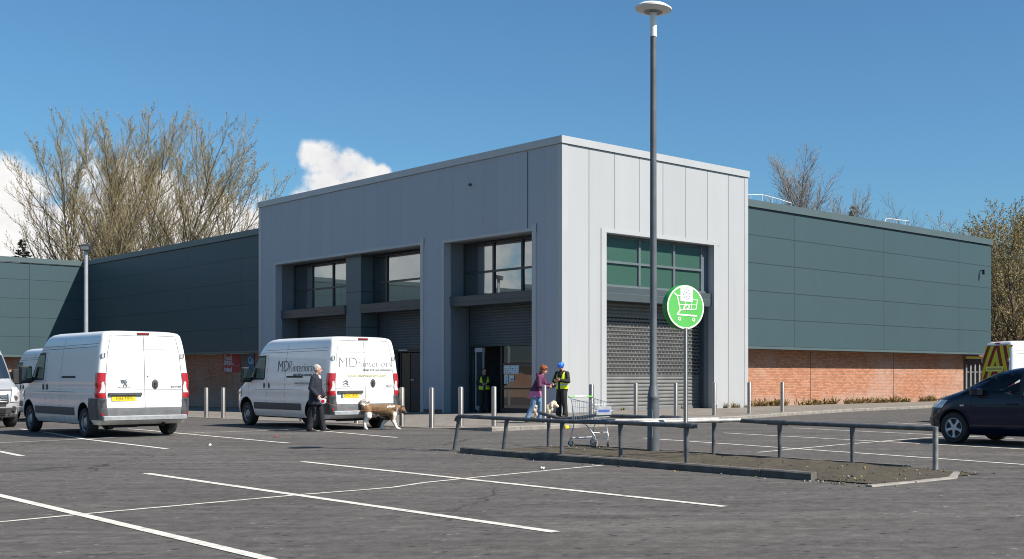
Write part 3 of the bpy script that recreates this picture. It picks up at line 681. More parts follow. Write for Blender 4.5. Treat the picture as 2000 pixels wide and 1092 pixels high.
fx, fy = -9.3, yline(168, -9.3); zb = gz(fx, fy); fz = CAM[2]+(HZ-488)*((fx-CAM[0])/ray(168)[0])/F
fl = thing('floodlight_pole', 'slim grey pole with a square floodlight on top, behind the parked white van', 'floodlight', (fx, fy, zb))
b = MB(); b.tube([(0, 0, -.1), (0, 0, fz-zb)], [.085, .075], 12); b.build('pole', mat('pole_pale_grey', (.36, .38, .40), .45, .3, .08, 3), fl, 40)
M = Matrix.Translation((0, 0, fz-zb+.12)) @ Matrix.Rotation(VIEW+R(195), 4, 'Z') @ Matrix.Rotation(R(15), 4, 'Y')
b = MB(); b.rbox(-.16, .20, -.20, .20, -.13, .10, .03, M); h = b.build('lamp_head', mat('flood_black', (.03, .03, .032), .5), fl)
b = MB(); b.box(.198, .208, -.15, .15, -.08, .06, M); b.build('lamp_glass', mat('flood_glass', (.25, .26, .26), .15), h)

# stainless bollards
BOLL = None
def bollard(x, y, z, label):
    global BOLL
    if BOLL is None:
        BOLL = thing('bollard', label, 'bollard', (x, y, z), 0, 'steel bollards along the pavement edge')
        b = MB(); b.lathe([(.072, -.05), (.072, 1.09), (.066, 1.105)], 20); b.build('tube', STEEL, BOLL, 40)
        b = MB(); b.lathe([(.066, 1.105), (.05, 1.118), (.01, 1.124)], 20); b.build('cap', mat('cap_steel', (.28, .28, .28), .5, .8), BOLL, 60)
        b = MB(); b.lathe([(.115, 0), (.115, .006), (.075, .010)], 20); b.build('base_collar', mat('collar_concrete', (.20, .19, .17), .9), BOLL, 30)
        return BOLL
    o = copy_tree(BOLL); o.location = (x, y, z); o['label'] = label; return o
for px, py, lab in ((1528, 804.5, 'steel bollard in front of the sunlit brick, rightmost of the row'), (1463.5, 808, 'steel bollard where the grey block meets the brick wall'),
                    (1395, 811.5, 'steel bollard before the right jamb of the punched shutter'), (1320, 815, 'steel bollard beside the pole of the green round sign'),
                    (1242, 818, 'steel bollard before the punched shutter, left of the lamp post'), (1155, 823, 'steel bollard directly behind the shopping trolley'),
                    (1063, 827, 'steel bollard standing in front of the woman in purple'), (965, 832.5, 'steel bollard at the entrance doorway, behind the dark kerb end'),
                    (900, 833, 'steel bollard left of the entrance doorway, behind the railing end'), (843, 836, 'steel bollard before the wide grey pier left of the doorway'),
                    (785, 833, 'steel bollard just beyond the brown dog\'s head')):
    p = G(px, py); p = G(px, py, pz(p.x, p.y)); p = G(px, py, pz(p.x, p.y)); bollard(p.x, p.y, p.z, lab)
for px, lab in ((436, 'steel bollard nearer the lettered van, of the two between the vans'), (403, 'steel bollard farther from the lettered van, of the two between the vans')):
    y = yline(px, -8.45); bollard(-8.45, y, pz(-8.45, y)-.02, lab)
for k_, y in enumerate((2.6, -.9)):       # hidden in part by the lettered van
    bollard(-8.5, y, pz(-8.5, y)-.02, ('steel bollard seen under the lettered van, farther of the two', 'steel bollard seen under the lettered van, nearer of the two')[k_])

# tubular railings of the trolley bay
RAILM = mat('railing_galvanised', (.105, .11, .118), .55, .35, .35, 6, .15, 60); RUST = mat('railing_rust', (.30, .10, .05), .9, 0, .3, 10)
def post(o, x, y, z, lean=(0, 0), flat=True):
    zb = (soil_z(x, y) if IX0+.1 < x < IX1-.05 and IY0 < y < IY1 else 0)-.05
    b = MB(); b.tube([(x+lean[0], y+lean[1], zb), (x+lean[0]*.4, y+lean[1]*.4, zb+(z-zb)*.55), (x, y, z-.03)], [.034, .036, .044], 10); b.build('post', RAILM, o, 50)
AX, DX, RZ = -13.5, -11.62, .66
na = thing('trolley_railing', 'dark tubular railing along the near side of the soil bed, with two cross rails', 'railing')
ya0, ya1 = yline(893, AX), yline(1365, AX)
b = MB(); b.tube([(AX-.02, ya0+.02, RZ-.10), (AX, ya0, RZ-.03), (AX, ya0-.06, RZ), (AX, yline(1100, AX), RZ-.015), (AX, yline(1200, AX), RZ), (AX, ya1, RZ)], .038, 12); b.build('top_rail', RAILM, na, 50)
for px, ln in ((897, (-.05, .12)), (990, (-.03, .08)), (1098, (0, .02)), (1212, (0, 0)), (1341, (0, 0))): post(na, AX, yline(px, AX), RZ, ln)
for p0, p1 in ((1172, 1403), (1243, 1447)):
    b = MB(); b.tube([(AX+.03, yline(p0, AX), RZ+.012), (DX, yline(p1, DX), RZ+.02)], .036, 12); b.build('cross_rail', mat('railing_sunlit_tone', (.33, .325, .31), .55, .3, .3, 7, .15, 60), na, 50)  # cross rails coloured paler than the rest, painting the sun on them
b = MB(); y_ = yline(1341, AX); b.tube([(AX, y_+.18, RZ), (AX, y_-.16, RZ)], .047, 12); b.build('tee_joint', RAILM, na, 50)
nc = thing('trolley_railing', 'dark bent tubular railing on the far side of the soil bed, behind the shopping trolley', 'railing')
def yc(px): return yline(px, DX)
b = MB(); b.tube([(DX, yc(1055), RZ+.02), (DX, yc(1068), RZ-.01), (DX+.05, yc(1092), RZ-.09), (DX+.02, yc(1130), RZ-.05), (DX, yc(1165), RZ+.01), (DX, yc(1240), RZ+.012), (DX, yc(1413), RZ-.01)], .038, 12); b.build('top_rail', RAILM, nc, 50)
b = MB(); b.lathe([(.0385, -.03), (.0395, 0), (.0385, .06)], 12, frame((DX+.045, yc(1088), RZ-.075), (1, 0, 0), (0, .2, 1)), False); b.build('rust_patch', RUST, nc, 50)
post(nc, DX, yc(1072), RZ, (0, .02)); post(nc, DX, yc(1395), RZ, (0, .02))
b = MB(); b.tube([(DX, yc(1293), RZ+.012), (DX, yc(1330), RZ+.01)], .047, 12); b.tube([(DX, yc(1314), RZ), (DX, yc(1314), RZ-.09)], .04, 10); b.build('tee_joint', RAILM, nc, 50)
nd = thing('trolley_railing', 'dark tubular railing on the far side of the bed, ending in a pale upright post', 'railing')
b = MB(); b.tube([(DX, yc(1446), RZ+.01), (DX, yc(1500), RZ), (DX, yc(1827), RZ-.01)], .038, 12); b.build('top_rail', RAILM, nd, 50)
for px in (1523, 1665): post(nd, DX, yc(px), RZ)
b = MB(); b.tube([(DX, yc(1827), -.05), (DX, yc(1827), RZ+.02)], .043, 12); b.build('post', mat('railing_pale_zinc', (.20, .20, .195), .6, .2, .4, 9, .2, 60), nd, 50)
b = MB(); b.tube([(DX, yc(1500), RZ), (DX, yc(1538), RZ)], .047, 12); b.build('tee_joint', RAILM, nd, 50)

# round green sign
SX_ = -12.9; SY_ = yline(1339, SX_); tS = (SX_-CAM[0])/ray(1339)[0]; sz = CAM[2]+(HZ-600)*tS/F
sg = thing('trolley_sign', 'round green sign with a white trolley symbol on a slim steel post', 'sign', (SX_, SY_, .05))
b = MB(); b.lathe([(.036, -.1), (.036, sz-.40)], 16); b.build('post', STEEL, sg, 40)
a = R(37)                     # the disc faces right of the camera
nrm = Vector((sin(a)*cos(RIGHT)-cos(a)*cos(VIEW), sin(a)*sin(RIGHT)-cos(a)*sin(VIEW), 0))
ex = Vector((0, 0, 1)).cross(nrm)
Ms = frame((0, 0, sz-.05), ex, (0, 0, 1)); RD = .372
SGR = mat('sign_green', (.095, .44, .085), .4, 0, .06, 3); SGD = mat('sign_edge_green', (.03, .30, .05), .4); SW = mat('sign_white', (.74, .74, .68), .45, 0, .08, 5)
b = MB(); b.lathe([(RD-.01, -.14), (RD, -.13), (RD, -.01), (RD-.006, 0)], 48, Ms); b.build('drum', SGD, sg, 40)
b = MB(); b.lathe([(RD-.006, -.002), (RD-.006, .003)], 48, Ms); face = b.build('face', SGR, sg, 40)
b = MB(); b.lathe([(RD-.034, .003), (RD-.034, .006), (RD-.008, .006), (RD-.008, .003)], 48, Ms, False); b.build('white_ring', SW, face, 40)
def sxy(u, v): return ((u-466)/874*.80/.78, (540-v)/1092*.915)      # read off the photo
def band(pts, w):
    out = MB(); pts = [Vector((*sxy(*p), 0)) for p in pts]
    for p, q in zip(pts, pts[1:]):
        d = (q-p).normalized(); s_ = Vector((-d.y, d.x, 0))*w/2; e = d*w*.3
        out.prism([(p-s_-e)[:2], (q-s_+e)[:2], (q+s_+e)[:2], (p+s_-e)[:2]], .0035, .0062+rnd.random()*.0008, Ms)
    return out
for pts, w in (([(278,272),(325,320),(372,600)], .022), ([(372,600),(322,690),(650,708)], .026), ([(325,310),(400,318),(600,385),(662,388)], .014), ([(662,388),(640,572),(372,600)], .014), ([(372,495),(650,488)], .011), ([(460,320),(470,590)], .009), ([(570,375),(560,585)], .009)):
    band(pts, w).build('trolley_symbol', SW, face)
for u, v in ((362, 775), (600, 785)):
    x_, y_ = sxy(u, v); b = MB(); b.lathe([(.014, .0035), (.014, .0062), (.031, .0062), (.031, .0035)], 18, Ms @ Matrix.Translation((x_, y_, 0)), False); b.build('trolley_symbol', SW, face)
b = MB(); x0_, y1_ = sxy(376, 150); x1_, y0_ = sxy(584, 428); b.box(x0_, x1_, y0_, y1_, .0075, .009, Ms); st = b.build('paper_sticker', mat('sticker_white', (.80, .80, .79), .6), face)
b = MB(); cx_, cy_ = (x0_+x1_)/2, (y0_+y1_)/2
for i in range(9):
    aa = 2*pi*i/9+.3; rx_ = .062; ry_ = .078
    b.box(-.014, .014, -.006, .006, .0092, .0098, Ms @ Matrix.Translation((cx_+rx_*cos(aa), cy_+ry_*sin(aa), 0)) @ Matrix.Rotation(aa+pi/2, 4, 'Z'))
b.box(cx_-.012, cx_+.012, cy_+.022, cy_+.04, .0092, .0098, Ms); b.box(cx_-.014, cx_+.014, cy_-.035, cy_-.02, .0092, .0098, Ms)
b.build('sticker_print', mat('sticker_blue', (.08, .10, .32), .6), st)
b = MB()
for u, v, w_, h_ in ((440, 540, .03, .07), (470, 500, .06, .03), (500, 575, .05, .04), (520, 520, .025, .05)):
    x_, y_ = sxy(u, v); b.box(x_-w_/2, x_+w_/2, y_-h_/2, y_+h_/2, .0075, .0085+rnd.random()*.001, Ms @ Matrix.Translation((x_, y_, 0)) @ Matrix.Rotation(rnd.uniform(-.5, .5), 4, 'Z') @ Matrix.Translation((-x_, -y_, 0)))
b.build('torn_sticker', mat('sticker_torn', (.72, .66, .62), .7, 0, .2, 30), face)

# shopping trolley
def trolley(loc, head):
    t = thing('shopping_trolley', 'wire shopping trolley with a green handle, standing on the soil bed', 'shopping trolley', loc, head)
    W0, W1, L = .27, .22, .80       # half widths at handle / nose, basket length
    def rim(x, z, s): return Vector((x, s*(W0+(W1-W0)*(x/L)), z))
    ztop = lambda x: .98-.10*x/L; zbot = lambda x: .50+.12*x/L
    b = MB(); r = .0035
    for s in (-1, 1):
        b.tube([rim(0, ztop(0), s), rim(L, ztop(L), s)], .0075, 6); b.tube([rim(.04, zbot(0), s), rim(L*.97, zbot(L), s)], .006, 6)
        for i in range(13):
            x = L*i/12; b.tube([rim(x, ztop(x), s), rim(.04+x*.93, zbot(x), s)], r, 4)
        for k in (.33, .66): b.tube([rim(0, ztop(0)*(1-k)+zbot(0)*k, s), rim(L, ztop(L)*(1-k)+zbot(L)*k, s)], r, 4)
    for i in range(7):
        y = -1+i/3; b.tube([rim(L, ztop(L), 1)*1, rim(L, ztop(L), 1)], r, 3) if False else b.tube([(L, W1*y, ztop(L)), (L*.97, W1*y, zbot(L))], r, 4)
        b.tube([(L*.97, W1*y, zbot(L)), (.04, W0*y, zbot(0))], r, 4); b.tube([(.04, W0*y, zbot(0)), (0, W0*y, ztop(0)-.05)], r, 4)
    for k in (0, .5, 1): b.tube([(L, -W1, ztop(L)*(1-k)+zbot(L)*k), (L, W1, ztop(L)*(1-k)+zbot(L)*k)], .005, 5)
    for i in range(4): x = .12+i*.2; b.tube([rim(x, zbot(x), -1), rim(x, zbot(x), 1)], r, 4)
    b.tube([(0, -W0, .93), (0, W0, .93)], .006, 6)
    CH = mat('trolley_zinc', (.52, .53, .54), .35, .8, .1, 8); b.build('basket', CH, t, 60)
    b = MB(); b.add([(L+.012, -W1*.8, .66), (L+.012, W1*.8, .66), (L+.012, W1*.8, .84), (L+.012, -W1*.8, .84)], [(0, 1, 2, 3)]); b.box(L+.004, L+.012, -W1*.8, W1*.8, .66, .84); o = b.build('nose_panel', mat('panel_pale', (.62, .64, .66), .4), t)
    b = MB(); b.box(L+.0125, L+.014, -W1*.6, W1*.6, .72, .77); b.build('panel_print', mat('panel_blue', (.05, .10, .35), .5), o)
    b = MB(); b.tube([(-.10, -W0-.02, 1.02), (-.10, -W0*.45, 1.025), (-.10, W0*.45, 1.025), (-.10, W0+.02, 1.02)], .017, 10); b.build('handle', mat('handle_green', (.12, .55, .06), .35), t, 50)
    b = MB(); b.tube([(-.10, -W0*.55, 1.028), (-.10, W0*.55, 1.028)], .0185, 10); b.build('handle_sleeve', mat('handle_white', (.75, .78, .74), .35), t, 50)
    b = MB()
    for s in (-1, 1):
        b.tube([(-.10, s*W0, 1.02), (-.03, s*(W0-.005), .97), (0, s*W0, .93)], .010, 8)
        b.tube([(0, s*W0, .93), (.10, s*W0*.99, .52), (.03, s*.25, .40), (-.06, s*.26, .17)], .011, 8)     # rear leg
        b.tube([(.10, s*W0*.99, .52), (.48, s*.235, .47), (.62, s*.20, .36), (.72, s*.155, .22), (.72, s*.14, .15)], .012, 8)   # front leg
        b.tube([(-.06, s*.26, .17), (.72, s*.14, .17)], .009, 8)
    b.tube([(.66, -.18, .30), (.66, .18, .30)], .009, 8); b.tube([(-.06, -.26, .17), (-.06, .26, .17)], .009, 8); b.tube([(.30, -.24, .49), (.30, .24, .49)], .009, 8)
    b.build('chassis', mat('trolley_chassis', (.40, .42, .45), .35, .7, .12, 8), t, 50)
    for x, y, a in ((-.06, .26, .5), (-.06, -.26, .8), (.74, .14, -.5), (.74, -.14, -.9)):
        M = Matrix.Translation((x, y, .058)) @ Matrix.Rotation(a, 4, 'Z')
        b = MB(); b.lathe([(.045, -.016), (.058, -.012), (.058, .012), (.045, .016)], 20, M @ Matrix.Rotation(pi/2, 4, 'X')); w = b.build('caster', BLACK, t, 40)
        b = MB(); b.lathe([(.012, -.019), (.036, -.018), (.036, .018), (.012, .019)], 16, M @ Matrix.Rotation(pi/2, 4, 'X')); b.build('hub', mat('hub_grey', (.45, .46, .46), .5), w)
        b = MB(); b.box(-.022, .03, -.026, -.020, -.01, .10, M); b.box(-.022, .03, .020, .026, -.01, .10, M); b.box(-.022, .03, -.026, .026, .085, .105, M); b.build('fork', mat('fork_zinc', (.5, .5, .5), .4, .7), w)
    return t
TR = trolley((0, 0, 0), 0)
TR.rotation_euler = (0, 0, RIGHT-R(50)); TR.scale = (.95, .95, .95); p = G(1139, 871, .06); TR.location = (p.x, p.y, .065)

# ------------------------------------------------------------------ vehicles
TYRE = mat('tyre_rubber', (.022, .022, .023), .8, 0, .25, 12); WELL = mat('wheel_well_black', (.012, .012, .012), .9)
PLAST = mat('bumper_plastic', (.055, .057, .062), .6, 0, .15, 6); CHROME = mat('chrome', (.6, .6, .6), .15, 1.0, 0); GAP = mat('shut_line', (.06, .065, .07), .7)
LRED = mat('lamp_red', (.36, .008, .012), .15, 0, .1, 20, coat=.6); LWHT = mat('lamp_clear', (.60, .58, .57), .12, .2, .12, 25, coat=.6)
AGLASS = m_glass('vehicle_glass', .10, (.015, .018, .02))
class Body:
    "vehicle shell as stacked outlines: rows of (z, x_rear, x_front, half width, rear corner radius, front corner length, front corner width)"
    def __init__(s, rows):
        s.rows = rows; s.zs = [r[0] for r in rows]
    def at(s, z):
        R_ = s.rows
        if z <= R_[0][0]: return R_[0]
        for a, b in zip(R_, R_[1:]):
            if z <= b[0]:
                t = (z-a[0])/(b[0]-a[0]); return tuple(p+(q-p)*t for p, q in zip(a, b))
        return R_[-1]
    NR, NC, NS, NFC, NF = 5, 6, 26, 9, 5
    def half(s, z):
        "left half outline from rear centre to front centre"
        _, xr, xf, w, rr, fl, fw = s.at(z); out = []
        for i in range(s.NR): out.append((xr-.0, (w-rr)*i/s.NR))
        for i in range(s.NC): a = pi/2*i/s.NC; out.append((xr+rr-rr*cos(a), w-rr+rr*sin(a)))
        x0, x1 = xr+rr, xf-fl
        for i in range(s.NS): out.append((x0+(x1-x0)*i/s.NS, w))
        for i in range(s.NFC): a = pi/2*i/s.NFC; out.append((x1+fl*sin(a), w-fw+fw*cos(a)))
        for i in range(s.NF+1): out.append((xf, (w-fw)*(1-i/s.NF)))
        return out
    def shell(s, arches, name, mats, parent, holes=()):
        zz = []
        for a, b in zip(s.zs, s.zs[1:]):
            n = max(1, int((b-a)/.09)); zz += [a+(b-a)*i/n for i in range(n)]
        zz.append(s.zs[-1]); rings = []
        for z in zz:
            h = s.half(z); rings.append(list(reversed([Vector((x, y, z)) for x, y in h]+[Vector((x, -y, z)) for x, y in reversed(h[1:-1])])))
        b = MB(); b.loft(rings); o = b.build(name, mats, parent)
        cu = MB(); cu.m(1)
        for x, zc, r, dep in arches:
            w = s.at(.6)[3]
            for sg in (-1, 1):
                cu.lathe([(r, w-dep), (r, w+.3)], 32, Matrix.Translation((x, 0, zc)) @ Matrix.Rotation(-sg*pi/2, 4, 'X'))
        for poly, hw_ in holes: cu.prism([(x, -z) for x, z in poly][::-1], -hw_, hw_, Matrix.Rotation(-pi/2, 4, 'X'))
        c = cu.build('cutter', mats, parent); m = o.modifiers.new('b', 'BOOLEAN'); m.object = c; m.operation = 'DIFFERENCE'; m.solver = 'EXACT'; m.use_self = bool(holes)
        applied(o); bpy.data.objects.remove(c)
        me = o.data
        while len(me.materials) > len(mats): me.materials.pop()
        me.polygons.foreach_set('use_smooth', [True]*len(me.polygons)); me.set_sharp_from_angle(angle=R(38)); return o
    def side(s, z): return s.at(z)[3]
    def patch(s, name, m, parent, zf, xf0, xf1, sg=1, off=.005, nz=8, nx=6, thick=0):
        "panel lying on a side: z range zf, x limits as functions of z"
        b = MB(); z0, z1 = zf
        def P(u, v):
            z = z0+(z1-z0)*v; a = xf0(z) if callable(xf0) else xf0; c = xf1(z) if callable(xf1) else xf1; x = a+(c-a)*u
            return Vector((x, sg*(s.edge(x, z)+off), z))
        b.grid(P, nx, nz)
        if sg < 0: pass
        else: b.f = [tuple(reversed(f)) for f in b.f]
        return b.build(name, m, parent, 40)
    def edge(s, x, z):
        _, xr, xf, w, rr, fl, fw = s.at(z)
        if x > xf-fl:
            q = min(1, (x-(xf-fl))/fl); return w-fw+fw*sqrt(max(0, 1-q*q))
        if x < xr+rr:
            q = min(1, (xr+rr-x)/rr); return w-rr+rr*sqrt(max(0, 1-q*q))
        return w
    def line(s, name, pts, parent, sg=1, w=.007, m=None, off=.003):
        "thin seam on a side through (x, z) points"
        b = MB()
        for (x0, z0), (x1, z1) in zip(pts, pts[1:]):
            n = max(1, int(hypot(x1-x0, z1-z0)/.12)); d = Vector((x1-x0, z1-z0)).normalized(); px, pz_ = -d.y*w/2, d.x*w/2
            def P(u, v):
                x = x0+(x1-x0)*u+px*(2*v-1); z = z0+(z1-z0)*u+pz_*(2*v-1); return Vector((x, sg*(s.edge(x, z)+off), z))
            b.grid(P, n, 1)
        return b.build(name, m or GAP, parent)
    def rear(s, z, y):
        _, xr, xf, w, rr, fl, fw = s.at(z)
        q = (abs(y)-(w-rr))/rr
        return xr if q <= 0 else xr+rr*(1-sqrt(max(0, 1-min(1, q)**2)))
    def rpatch(s, name, m, parent, zf, y0, y1, off=.006, nz=8, ny=8):
        b = MB(); z0, z1 = zf
        def P(u, v):
            z = z0+(z1-z0)*v; a = y0(z) if callable(y0) else y0; c = y1(z) if callable(y1) else y1; y = a+(c-a)*u
            return Vector((s.rear(z, y)-off, y, z))
        b.grid(P, ny, nz); b.f = [tuple(reversed(f)) for f in b.f]; return b.build(name, m, parent, 40)
    def front(s, z, y):
        _, xr, xf, w, rr, fl, fw = s.at(z); q = (abs(y)-(w-fw))/fw
        return xf if q <= 0 else xf-fl+fl*sqrt(max(0, 1-min(1, q)**2))
    def fpatch(s, name, m, parent, zf, y0, y1, off=.006, nz=10, ny=14):
        b = MB(); z0, z1 = zf
        def P(u, v):
            z = z0+(z1-z0)*v; a = y0(z) if callable(y0) else y0; c = y1(z) if callable(y1) else y1; y = a+(c-a)*u
            return Vector((s.front(z, y)+off, y, z+off*.5))
        b.grid(P, ny, nz); return b.build(name, m, parent, 40)
    def rM(s, z, y, off=.008):
        "frame for lettering on the tail, seen from behind"
        dz = .15; d = Vector((s.rear(z+dz, y)-s.rear(z-dz, y), 0, 2*dz)).normalized()
        return frame((s.rear(z, y)-off, y, z), (0, -1, 0), d)
    def sM(s, x, z, sg=1, off=.006):
        dz = .12; d = Vector((0, sg*(s.edge(x, z+dz)-s.edge(x, z-dz)), 2*dz)).normalized()
        return frame((x, sg*(s.edge(x, z)+off), z), (-sg, 0, 0), d)

def wheel(parent, x, y, r, w, sg, kind='steel'):
    M = Matrix.Translation((x, y, r)) @ Matrix.Rotation(-sg*pi/2, 4, 'X')       # local z points outward
    b = MB(); b.lathe([(r*.62, -w/2), (r*.9, -w/2), (r, -w*.36), (r, w*.36), (r*.93, w/2), (r*.64, w/2), (r*.62, w*.3)], 36, M); t = b.build('wheel', TYRE, parent, 40)
    if kind == 'steel':
        b = MB(); b.lathe([(r*.63, w*.30), (r*.63, w*.44), (r*.58, w*.45), (r*.54, w*.30), (r*.46, w*.26), (r*.30, w*.40), (r*.22, w*.44), (r*.05, w*.45)], 30, M); rm = b.build('rim', mat('steel_rim', (.30, .31, .33), .45, .5, .15, 8), t, 50)
        b = MB()
        for k in range(8): a = 2*pi*k/8; b.lathe([(.034, w*.26), (.030, w*.36)], 10, M @ Matrix.Translation((r*.42*cos(a), r*.42*sin(a), 0)))
        b.build('rim_hole', WELL, rm)
    else:
        b = MB(); b.lathe([(r*.64, w*.2), (r*.64, w*.46), (r*.60, w*.48), (r*.58, w*.40), (r*.58, -w*.1)], 40, M, False)
        for k in range(5):
            A = Matrix.Rotation(2*pi*k/5+pi/2, 4, 'Z')
            b.loft([[Vector((r*.08, -.040, w*.38)), Vector((r*.08, .040, w*.38)), Vector((r*.08, .034, w*.44)), Vector((r*.08, -.034, w*.44))],
                    [Vector((r*.36, -.026, w*.34)), Vector((r*.36, .026, w*.34)), Vector((r*.36, .020, w*.42)), Vector((r*.36, -.020, w*.42))],
                    [Vector((r*.60, -.044, w*.36)), Vector((r*.60, .044, w*.36)), Vector((r*.60, .040, w*.44)), Vector((r*.60, -.040, w*.44))]], True, M @ A)
        b.lathe([(r*.17, w*.3), (r*.16, w*.44), (r*.02, w*.45)], 20, M)
        rm = b.build('rim', mat('alloy_rim', (.50, .52, .56), .35, .35, .08, 8), t, 40)
        b = MB(); b.lathe([(r*.60, -w*.05), (r*.02, -w*.04)], 24, M); b.build('brake_disc', WELL, rm)
    return t

def plate(parent, M, s, w=.52, h=.115, blue=False):
    b = MB(); b.box(-w/2, w/2, -h/2, h/2, 0, .008, M); p = b.build('number_plate', mat('plate_yellow', (.74, .52, .02), .4, 0, .06, 6), parent)
    text('plate_characters', s, .094, mat('plate_black', (.012, .012, .012), .5), p, M @ Matrix.Translation((.012 if not blue else .02, -.002, .0085)), 'CENTER', -.0004, .90)
    if blue: b = MB(); b.box(-w/2, -w/2+.05, -h/2, h/2, .0081, .0095, M); b.build('plate_band', mat('plate_blue', (.03, .10, .40), .4), p)
    return p

def make_van(label, L, wb, rear_over, paint, loc, head, detail='rear', group=None):
    H = 2.52
    v = thing('panel_van', label, 'van', loc, head, group)
    rows = [(.30, .16, L-.22, .93, .10, .45, .45), (.40, .03, L-.05, .985, .12, .50, .5), (.60, .0, L, 1.01, .14, .55, .5), (.80, .01, L-.02, 1.020, .13, .55, .5), (.90, .015, L-.03, 1.004, .12, .55, .5), (.99, .018, L-.06, 1.026, .12, .55, .5), (1.06, .02, L-.10, 1.028, .11, .55, .5),
            (1.13, .023, L-.2, 1.008, .11, .55, .49), (1.20, .026, L-.36, 1.010, .11, .55, .46), (1.27, .03, L-.54, 1.022, .10, .50, .42), (1.36, .035, L-.82, 1.012, .10, .45, .36), (1.60, .05, L-1.02, .99, .10, .42, .34), (1.95, .075, L-1.30, .955, .10, .40, .34),
            (2.15, .095, L-1.46, .925, .10, .40, .34), (2.30, .11, L-1.60, .895, .10, .40, .36), (2.41, .13, L-1.77, .865, .10, .40, .38), (2.465, .16, L-1.92, .82, .12, .40, .40), (2.50, .26, L-2.12, .72, .2, .40, .40), (2.515, .42, L-2.35, .55, .2, .3, .3), (2.52, .75, L-2.65, .25, .1, .1, .1)]
    B = Body(rows); xa, xf = rear_over, rear_over+wb; wr_ = .345
    B.shell([(xa, wr_+.035, .445, .34), (xf, wr_+.035, .465, .36)], 'body', [paint, WELL], v)
    for x in (xa, xf):
        for sg in (-1, 1): wheel(v, x, sg*.885, wr_, .225, sg)
    # underside
    b = MB(); b.box(.3, L-.4, -.55, .55, .24, .32); b.box(xa-.1, xa+.1, -.8, .8, .28, .40); b.tube([(.10, -.45, .30), (1.0, -.42, .27), (2.0, -.4, .27)], .04, 8); b.tube([(.25, .1, .26), (.25, .7, .26)], .03, 8); b.build('underbody', WELL, v)
    FR = lambda d: (lambda z: B.at(z)[2]-d)
    for sg in (1, -1):
        B.patch('sill_strip', PLAST, v, (.50, .69), xa+.62, xf-.52, sg, .012)
        B.patch('door_window', AGLASS, v, (1.38, 1.98), lambda z: L-2.12+.04*(z-1.38), lambda z: B.at(z)[2]-.34, sg, .006, 10, 6)
        b = B.line('window_seal', [(L-2.13, 1.36), (L-2.11, 2.0), (L-1.66, 2.0), (L-1.28, 1.52), (L-1.17, 1.36), (L-2.13, 1.36)], v, sg, .05, BLACK, .008)
        for pts in ([(L-2.28, .62), (L-2.28, 2.02), (L-1.70, 2.06)], [(L-1.12, .75), (L-1.12, 1.32)], [(L-3.40, .50), (L-3.40, 2.42)], [(.30, 2.13), (L-1.85, 2.10)], [(.26, 2.20), (L-2.05, 2.17)], [(xa+.45, 1.06), (xf-.45, 1.06)]):
            B.line('panel_seam', pts, v, sg, .009)
        B.line('sliding_rail', [(L-4.45 if L > 5.6 else .42, 1.42), (L-3.50, 1.42)], v, sg, .05, BLACK, .009)
        for x in (L-2.12, L-2.42):
            b = MB(); M_ = B.sM(x, 1.18, sg, 0); b.lathe([(.045, -.01), (.045, .012), (.03, .02), (.005, .02)], 16, M_ @ Matrix.Diagonal((1, 2.1, 1, 1))); b.build('door_handle', PLAST, v, 40)
        b = MB(); b.rbox(-.10, .08, .02 if sg > 0 else -.30, .30 if sg > 0 else -.02, -.20, .24, .05, Matrix.Translation((L-1.32, sg*1.03, 1.46))); mi = b.build('wing_mirror', BLACK, v, 40)
        b = MB(); b.tube([(L-1.30, sg*.98, 1.36), (L-1.32, sg*1.14, 1.34)], .06, 8); b.build('mirror_arm', BLACK, mi)
        b = MB(); b.box(-.110, -.101, .05 if sg > 0 else -.27, .27 if sg > 0 else -.05, -.13, .20, Matrix.Translation((L-1.32, sg*1.03, 1.46))); b.build('mirror_glass', AGLASS, mi)
        B.patch('headlight', LWHT, v, (.84, 1.12), lambda z: L-.62-(z-.84)*.25, lambda z: B.at(z)[2]-.16, sg, .008)
        # rear lamp wraps the corner
        lz0, lz1 = .93, 1.52
        for nm, m, z0, z1 in (('tail_lamp', LRED, lz0, lz1),):
            b = MB()
            def P(u, w_):
                z = z0+(z1-z0)*w_; _, xr, _, w0, rr, _, _ = B.at(z); ang = u
                if u < .45: y = w0-rr-.055*(1-u/.45); x = xr
                elif u < .85: a = (u-.45)/.4*pi/2; x = xr+rr-rr*cos(a); y = w0-rr+rr*sin(a)
                else: x = xr+rr+.05*(1-.3*abs(2*w_-1))*(u-.85)/.15; y = w0
                n = Vector((-1, 0) if u < .45 else ((-cos((u-.45)/.4*pi/2), sin((u-.45)/.4*pi/2)) if u < .85 else (0, 1)))
                return Vector((x+n.x*.014, sg*(y+n.y*.014), z))
            b.grid(P, 20, 10); b.f = b.f if sg < 0 else [tuple(reversed(f)) for f in b.f]; lamp = b.build(nm, m, v, 50)
        b = MB()
        def P2(u, w_):
            z = 1.05+.26*w_; _, xr, _, w0, rr, _, _ = B.at(z); u2 = (.05+.12*w_)+u*(.55-.25*w_)
            if u2 < .45: y = w0-rr-.055*(1-u2/.45); x = xr; n = Vector((-1, 0))
            else: a = (u2-.45)/.4*pi/2; x = xr+rr-rr*cos(a); y = w0-rr+rr*sin(a); n = Vector((-cos(a), sin(a)))
            return Vector((x+n.x*.018, sg*(y+n.y*.018), z))
        b.grid(P2, 12, 6); b.f = b.f if sg < 0 else [tuple(reversed(f)) for f in b.f]; b.build('lamp_lens', LWHT, lamp, 50)
        # black quarter bumper
        b = MB()
